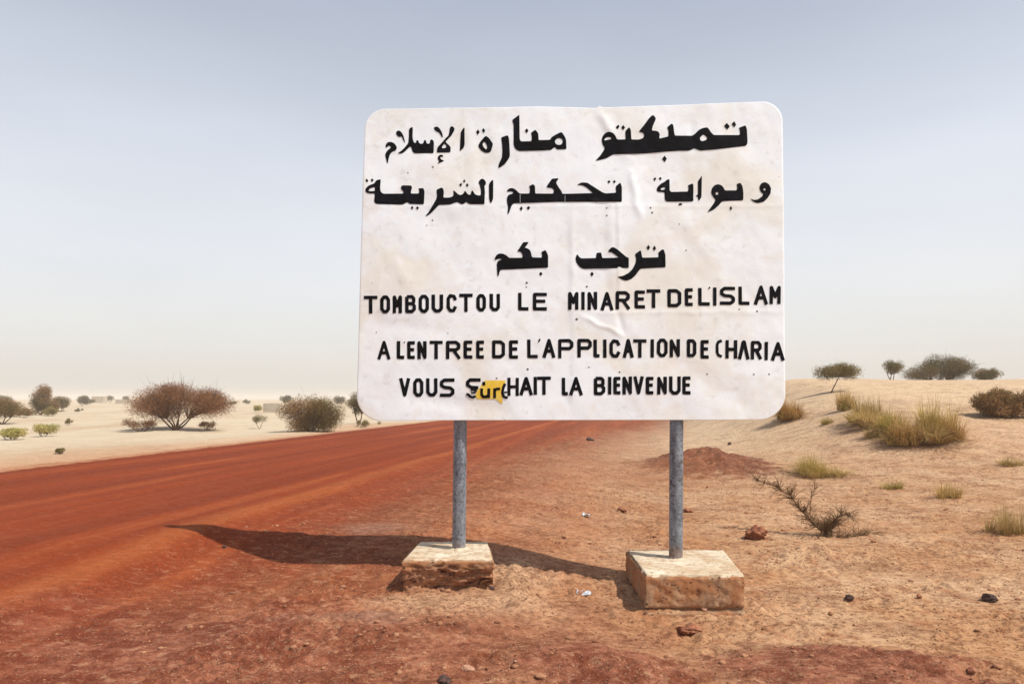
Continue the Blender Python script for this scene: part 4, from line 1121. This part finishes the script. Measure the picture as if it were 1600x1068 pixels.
grass('grass_tuft', 1455, 1512, 746, 778, 'sparse brown dry tuft on the sand right of the thorn branch', M_STRAW, 52, 420, .8, .0028)
grass('grass_tuft', 1376, 1418, 747, 764, 'small flat green tuft between the thorn branch and the brown one', M_GRASS, 53, 260, 1.0, .003)
grass('grass_tuft', 1540, 1612, 782, 834, 'sparse thin grass tuft nearest the camera at the right edge', M_STRAW, 54, 520, .8, .0022)

# the dead thorn branch lying on the sand
def thorn_branch():
    rng = np.random.default_rng(61)
    segs = []
    g = drop(ground_at(1300, 838)); m = PXM(g.y)
    root = empty('thorn_branch', g)
    tag(root, 'dead thorny branch lying on the sand right of the right footing', 'branch')
    def w(X, Y, dy=0): return Vector(((X - 1300) * m, dy, max(.0, (838 - Y) * m)))
    def arm(pts, r, forks=5, fl=.16, dep=2):
        for a_, b_ in zip(pts[:-1], pts[1:]):
            n = 3; q = a_
            for k in range(n):
                t = (k + 1) / n; q2 = a_.lerp(b_, t) + Vector(rng.normal(0, .008, 3)); segs.append((q, q2, r, r * .92)); q = q2; r *= .93
                if dep > 0:
                    for _ in range(forks):
                        d = Vector(rng.normal(0, 1, 3)); d.z = d.z * .7 + .4
                        along = (b_ - a_).normalized(); d = (d.normalized() + along * .7).normalized()
                        L = fl * rng.uniform(.35, 1.1); mid = q + d * L * .5; end = mid + (d + Vector(rng.normal(0, .35, 3))).normalized() * L * .5
                        segs.append((q, mid, r * .5, r * .38)); segs.append((mid, end, r * .38, r * .18))
                        for _ in range(3):
                            tt = rng.random(); c = q.lerp(end, tt); dd = Vector(rng.normal(0, 1, 3)).normalized() * L * .35
                            segs.append((c, c + dd, r * .2, r * .08))
    arm([w(1298, 846), w(1270, 815, .05), w(1250, 785, .12), w(1232, 766, .2), w(1205, 760, .28)], .012, 14, .17)
    arm([w(1290, 842), w(1262, 806, -.05), w(1268, 780, -.02), w(1280, 760, .05)], .008, 4, .12)
    arm([w(1285, 846), w(1300, 825), w(1322, 808, .1), w(1345, 812, .15)], .009, 12, .15)
    arm([w(1280, 850), w(1310, 845, -.05), w(1340, 836, .0), w(1370, 842, .05)], .009, 12, .14)
    arm([w(1300, 850), w(1270, 846, -.1), w(1240, 846, -.1)], .007, 5, .10)
    arm([w(1300, 846), w(1290, 822, .0), w(1310, 815, .05)], .009, 18, .17)
    o = link('twigs', seg_mesh('twigs', segs, 4), M_TWIG, root)
thorn_branch()

# ------------------------------------------------------------------ stones, litter
def stone(kind, X, Y, wpx, label, mat, seed, sq=.6, rough=.35, sink=.25):
    rng = np.random.default_rng(seed)
    g = drop(ground_at(X, Y)); m = PXM(g.y); w = wpx * m / 2
    bm = bmesh.new(); bmesh.ops.create_icosphere(bm, subdivisions=4, radius=1.0)
    ax, ay, az = w, w * rng.uniform(.7, 1.0), w * sq; o1 = rng.uniform(0, 50)
    co = np.array([v.co[:] for v in bm.verts])
    # cut by a few planes, then roughened
    for _ in range(9):
        n = rng.normal(0, 1, 3); n /= np.linalg.norm(n); d = rng.uniform(.62, .9)
        k = co @ n; co = co - np.clip(k - d, 0, 9)[:, None] * n * .92
    nn = fbm(co[:, 0] * 2.2 + o1, co[:, 1] * 2.2 + co[:, 2] * 2.7, seed, 4)
    co = co * (1 + rough * .35 * nn)[:, None] * np.array([ax, ay, az])
    for v, c in zip(bm.verts, co): v.co = c
    me = bpy.data.meshes.new(kind); bm.to_mesh(me); bm.free()
    o = link(kind, me, mat, smooth=True); o.location = g + Vector((0, 0, az * (1 - sink * 1.6))); o.rotation_euler = (rng.uniform(-.2, .2), rng.uniform(-.2, .2), rng.uniform(0, 6))
    tag(o, label, 'stone'); return o
stone('dirt_clod', 1180, 842, 34, 'crumbly red-brown clod of earth left of the thorn branch', M_REDSTONE, 71, .75, 1.1)
stone('dirt_clod', 1078, 990, 34, 'dark red clod lying in front of the right footing', M_REDSTONE, 72, .5, 1.0)
stone('stone', 1547, 940, 24, 'dark angular stone in the sand near the right edge', M_STONE, 73, .6, .8)
stone('stone', 1327, 939, 14, 'small near-black stone midway along the right foreground', M_STONE, 74, .7, .5)
stone('stone', 731, 1047, 20, 'small pale flat stone at the bottom centre of the photo', M_PALESTONE, 75, .45, .6)
stone('stone', 694, 1066, 22, 'dark stone cut by the bottom edge left of the pale flat one', M_STONE, 76, .5, .8)
stone('stone', 1100, 958, 14, 'pinkish chip leaning at the base of the right footing', M_PALESTONE, 77, .7, .6)
stone('stone', 350, 857, 7, 'tiny dark stone on the red road shoulder near the board shadow', M_STONE, 78, .7, .5)
stone('stone', 922, 688, 13, 'dark stone on the sand seen under the board between the posts', M_STONE, 79, .5, .5)
stone('stone', 1436, 936, 9, 'tiny brown stone between the two dark stones on the right', M_REDSTONE, 80, .7, .5)
stone('stone', 1518, 1048, 17, 'brown stone at the lower right corner', M_REDSTONE, 81, .5, .7)
stone('dirt_clod', 1075, 800, 16, 'small clod of earth just right of the right post', M_REDSTONE, 82, .5, 1.0)
stone('dirt_clod', 972, 800, 18, 'low clod of earth left of the right post', M_REDSTONE, 83, .4, 1.0)
stone('stone', 634, 912, 18, 'rubble lump broken off at the left foot of the crumbling footing', M_REDSTONE, 84, .7, 1.0)
stone('stone', 1140, 695, 8, 'tiny dark stone on pale sand just beyond the red heap', M_STONE, 85, .6, .5)
stone('stone', 768, 920, 12, 'small stone at the right foot of the crumbling footing', M_STONE, 86, .5, .8)

def litter(kind, X, Y, wpx, hpx, label, seed):
    rng = np.random.default_rng(seed); g = drop(ground_at(X, Y)); m = PXM(g.y)
    n = 12; us = np.linspace(-1, 1, n); U, Vv = np.meshgrid(us, us)
    z = np.abs(noise2(U * 1.7 + seed, Vv * 1.7, seed)) * hpx * m * 2.2 + .006
    x = U * wpx * m / 2 * (1 + .25 * noise2(U * 2, Vv * 2, seed + 1)); y = Vv * wpx * m * .4 * (1 + .3 * noise2(U * 2 + 5, Vv * 2, seed + 2))
    V = np.stack([x, y, z], -1).reshape(-1, 3); idx = np.arange(n * n).reshape(n, n)
    F = np.stack([idx[:-1, :-1], idx[:-1, 1:], idx[1:, 1:], idx[1:, :-1]], -1).reshape(-1, 4)
    o = link(kind, np_mesh(kind, V, F), M_PLASTIC); o.location = g
    md = o.modifiers.new('thick', 'SOLIDIFY'); md.thickness = .001
    tag(o, label, 'litter')
litter('crumpled_wrapper', 912, 931, 22, 2.5, 'crumpled silvery wrapper on the sand between the footings', 91)
litter('plastic_scrap', 916, 808, 12, 4, 'white plastic scrap on the sand behind the footings', 92)

# ------------------------------------------------------------------ far mud walls
def mud_wall(X0, X1, Ytop, Ybase, label, door=False):
    g = ground_at((X0 + X1) / 2, Ybase); m = PXM(g.y); w = (X1 - X0) * m; h = (Ybase - Ytop) * m; d = w * .6
    root = empty('mud_house', g); tag(root, label, 'house')
    bm = bmesh.new()
    def box(x0, x1, y0, y1, z0, z1):
        vs = [bm.verts.new((x, y, z)) for z in (z0, z1) for x, y in ((x0, y0), (x1, y0), (x1, y1), (x0, y1))]
        for f in ((0, 3, 2, 1), (4, 5, 6, 7), (0, 1, 5, 4), (1, 2, 6, 5), (2, 3, 7, 6), (3, 0, 4, 7)): bm.faces.new([vs[i] for i in f])
    t = .06 * w
    box(-w / 2, w / 2, 0, t, -.6, h); box(-w / 2, w / 2, d - t, d, -.6, h)
    box(-w / 2, -w / 2 + t, t, d - t, -.6, h); box(w / 2 - t, w / 2, t, d - t, -.6, h)
    me = bpy.data.meshes.new('wall'); bm.to_mesh(me); bm.free(); link('wall', me, M_MUD, root)
    bm = bmesh.new(); box(-w / 2 + t, w / 2 - t, t, d - t, h * .86, h * .92); me = bpy.data.meshes.new('roof'); bm.to_mesh(me); bm.free(); link('roof', me, M_MUD, root)
mud_wall(411, 436, 630, 644, 'grey mud-brick house corner left of the dense rounded shrub')
mud_wall(143, 161, 619, 629, 'faint pale house on the skyline between two bushes')
mud_wall(180, 204, 624, 630, 'long low faint building on the skyline left of the wide acacia')

# ------------------------------------------------------------------ grit scattered on the sand
def grit():
    rng = np.random.default_rng(5)
    n = 60000
    y = 2.6 + 11 * rng.random(n) ** 1.8; x = (rng.random(n) * 2 - 1) * (y * .80 + .4)
    s = x - RS * y
    cl = noise2(x / .45, y / .40, 201) + .6 * noise2(x / .12, y / .12, 202)
    keep = (cl > rng.normal(.12, .28, n)) & ((s > -2.2 + noise2(x, y, 9)) | ((np.abs(s + 3.1) < .6) & (rng.random(n) < .5)))
    # not on or in the footings
    inb = ((x > .74) & (x < 1.72) & (y > 4.4) & (y < 5.4)) | ((x > -.80) & (x < .05) & (y > 4.6) & (y < 5.5))
    keep &= ~inb
    x = x[keep]; y = y[keep]; n = len(x)
    r = .0018 + .0055 * rng.random(n) ** 5 + .0008 * rng.random(n) * y / 3
    z = H(x, y)
    base = np.array([[1, 0, 0], [-1, 0, 0], [0, 1, 0], [0, -1, 0], [0, 0, 1], [0, 0, -1]], float)
    P_ = base[None] * (rng.uniform(.6, 1.35, (n, 6, 1))) * r[:, None, None] * np.array([1.1, 1, .75])
    a = rng.uniform(0, 6.28, n); ca, sa = np.cos(a), np.sin(a)
    X = P_[..., 0] * ca[:, None] - P_[..., 1] * sa[:, None]; Y = P_[..., 0] * sa[:, None] + P_[..., 1] * ca[:, None]
    V = np.stack([X + x[:, None], Y + y[:, None], P_[..., 2] + (z + r * .3)[:, None]], -1).reshape(-1, 3)
    f = np.array([[0, 2, 4], [2, 1, 4], [1, 3, 4], [3, 0, 4], [2, 0, 5], [1, 2, 5], [3, 1, 5], [0, 3, 5]])
    F = (np.arange(n)[:, None, None] * 6 + f[None]).reshape(-1, 3)
    o = link('grit', np_mesh('grit', V, F), M_GRIT_MAT)
    tag(o, 'loose reddish grit and crumbs scattered over the sandy verge', 'gravel', kind='stuff')
def clods():
    rng = np.random.default_rng(15); V = []; F = []
    bm = bmesh.new(); bmesh.ops.create_icosphere(bm, subdivisions=2, radius=1.0)
    bv = np.array([v.co[:] for v in bm.verts]); bf = np.array([[v.index for v in f.verts] for f in bm.faces]); bm.free()
    n = 0
    while n < 520:
        y = 3.3 + 8 * rng.random() ** 1.5; x = rng.uniform(-.8, .8) * y
        if x - RS * y < -2.6 + rng.normal(0, .5) or (4.3 < y < 5.5 and (-.9 < x < .15 or .65 < x < 1.8)): continue
        if noise2(x / .8, y / .6, 206) < rng.normal(.05, .25): continue
        r = .005 + .016 * rng.random() ** 3
        c = bv * (1 + .35 * noise2(bv[:, 0] * 1.5 + n, bv[:, 1] * 1.5 + bv[:, 2] * 1.3, 5))[:, None] * r * np.array([rng.uniform(.8, 1.5), 1, rng.uniform(.45, .8)])
        V.append(c + np.array([x, y, float(H(np.array([x]), np.array([y]))[0]) + r * .2])); F.append(bf + n * len(bv)); n += 1
    o = link('earth_clods', np_mesh('earth_clods', np.concatenate(V), np.concatenate(F)), M_CLOD, smooth=True)
    tag(o, 'small crumbled lumps of earth lying about the verge', 'gravel', kind='stuff')
def grit_mat():
    t = NT('grit_mix')
    n = t.noise(t.pos, 9, 2, .5); n2 = t.noise(t.pos, 45, 1, .5)
    c = t.mix(t.step(n2, .40, .60), (0.13, 0.050, 0.026), (0.40, 0.20, 0.10))
    c = t.mix(t.math('MULTIPLY', t.step(n, .6, .65), .6), c, (0.55, 0.38, 0.25))
    t.color(c); return t.m
M_GRIT_MAT = grit_mat()
grit()
M_CLOD = simple('earth_clod', (0.22, 0.085, 0.045), (0.36, 0.18, 0.095), 4, bump=(40, .004), coord='Object')
clods()

# ------------------------------------------------------------------ dust haze
HAZE_DENS = 0.0012
def haze():
    bm = bmesh.new(); bmesh.ops.create_cube(bm, size=1.0)
    me = bpy.data.meshes.new('haze'); bm.to_mesh(me); bm.free()
    o = bpy.data.objects.new('haze', me); scene.collection.objects.link(o)
    z0, z1 = -3.0, 7.0
    o.scale = (3400, 3400, z1 - z0); o.location = (0, 0, (z0 + z1) / 2)
    m = bpy.data.materials.new('dust_haze'); m.use_nodes = True
    for n in list(m.node_tree.nodes):
        if n.type == 'BSDF_PRINCIPLED': m.node_tree.nodes.remove(n)
    pv = m.node_tree.nodes.new('ShaderNodeVolumePrincipled')
    pv.inputs['Color'].default_value = (0.93, 0.88, 0.80, 1); pv.inputs['Density'].default_value = HAZE_DENS
    pv.inputs['Anisotropy'].default_value = 0.0
    out = [n for n in m.node_tree.nodes if n.type == 'OUTPUT_MATERIAL'][0]
    m.node_tree.links.new(pv.outputs[0], out.inputs['Volume'])
    me.materials.append(m); tag(o, 'pale dust haze hanging over the desert plain', 'haze', kind='stuff')
haze()
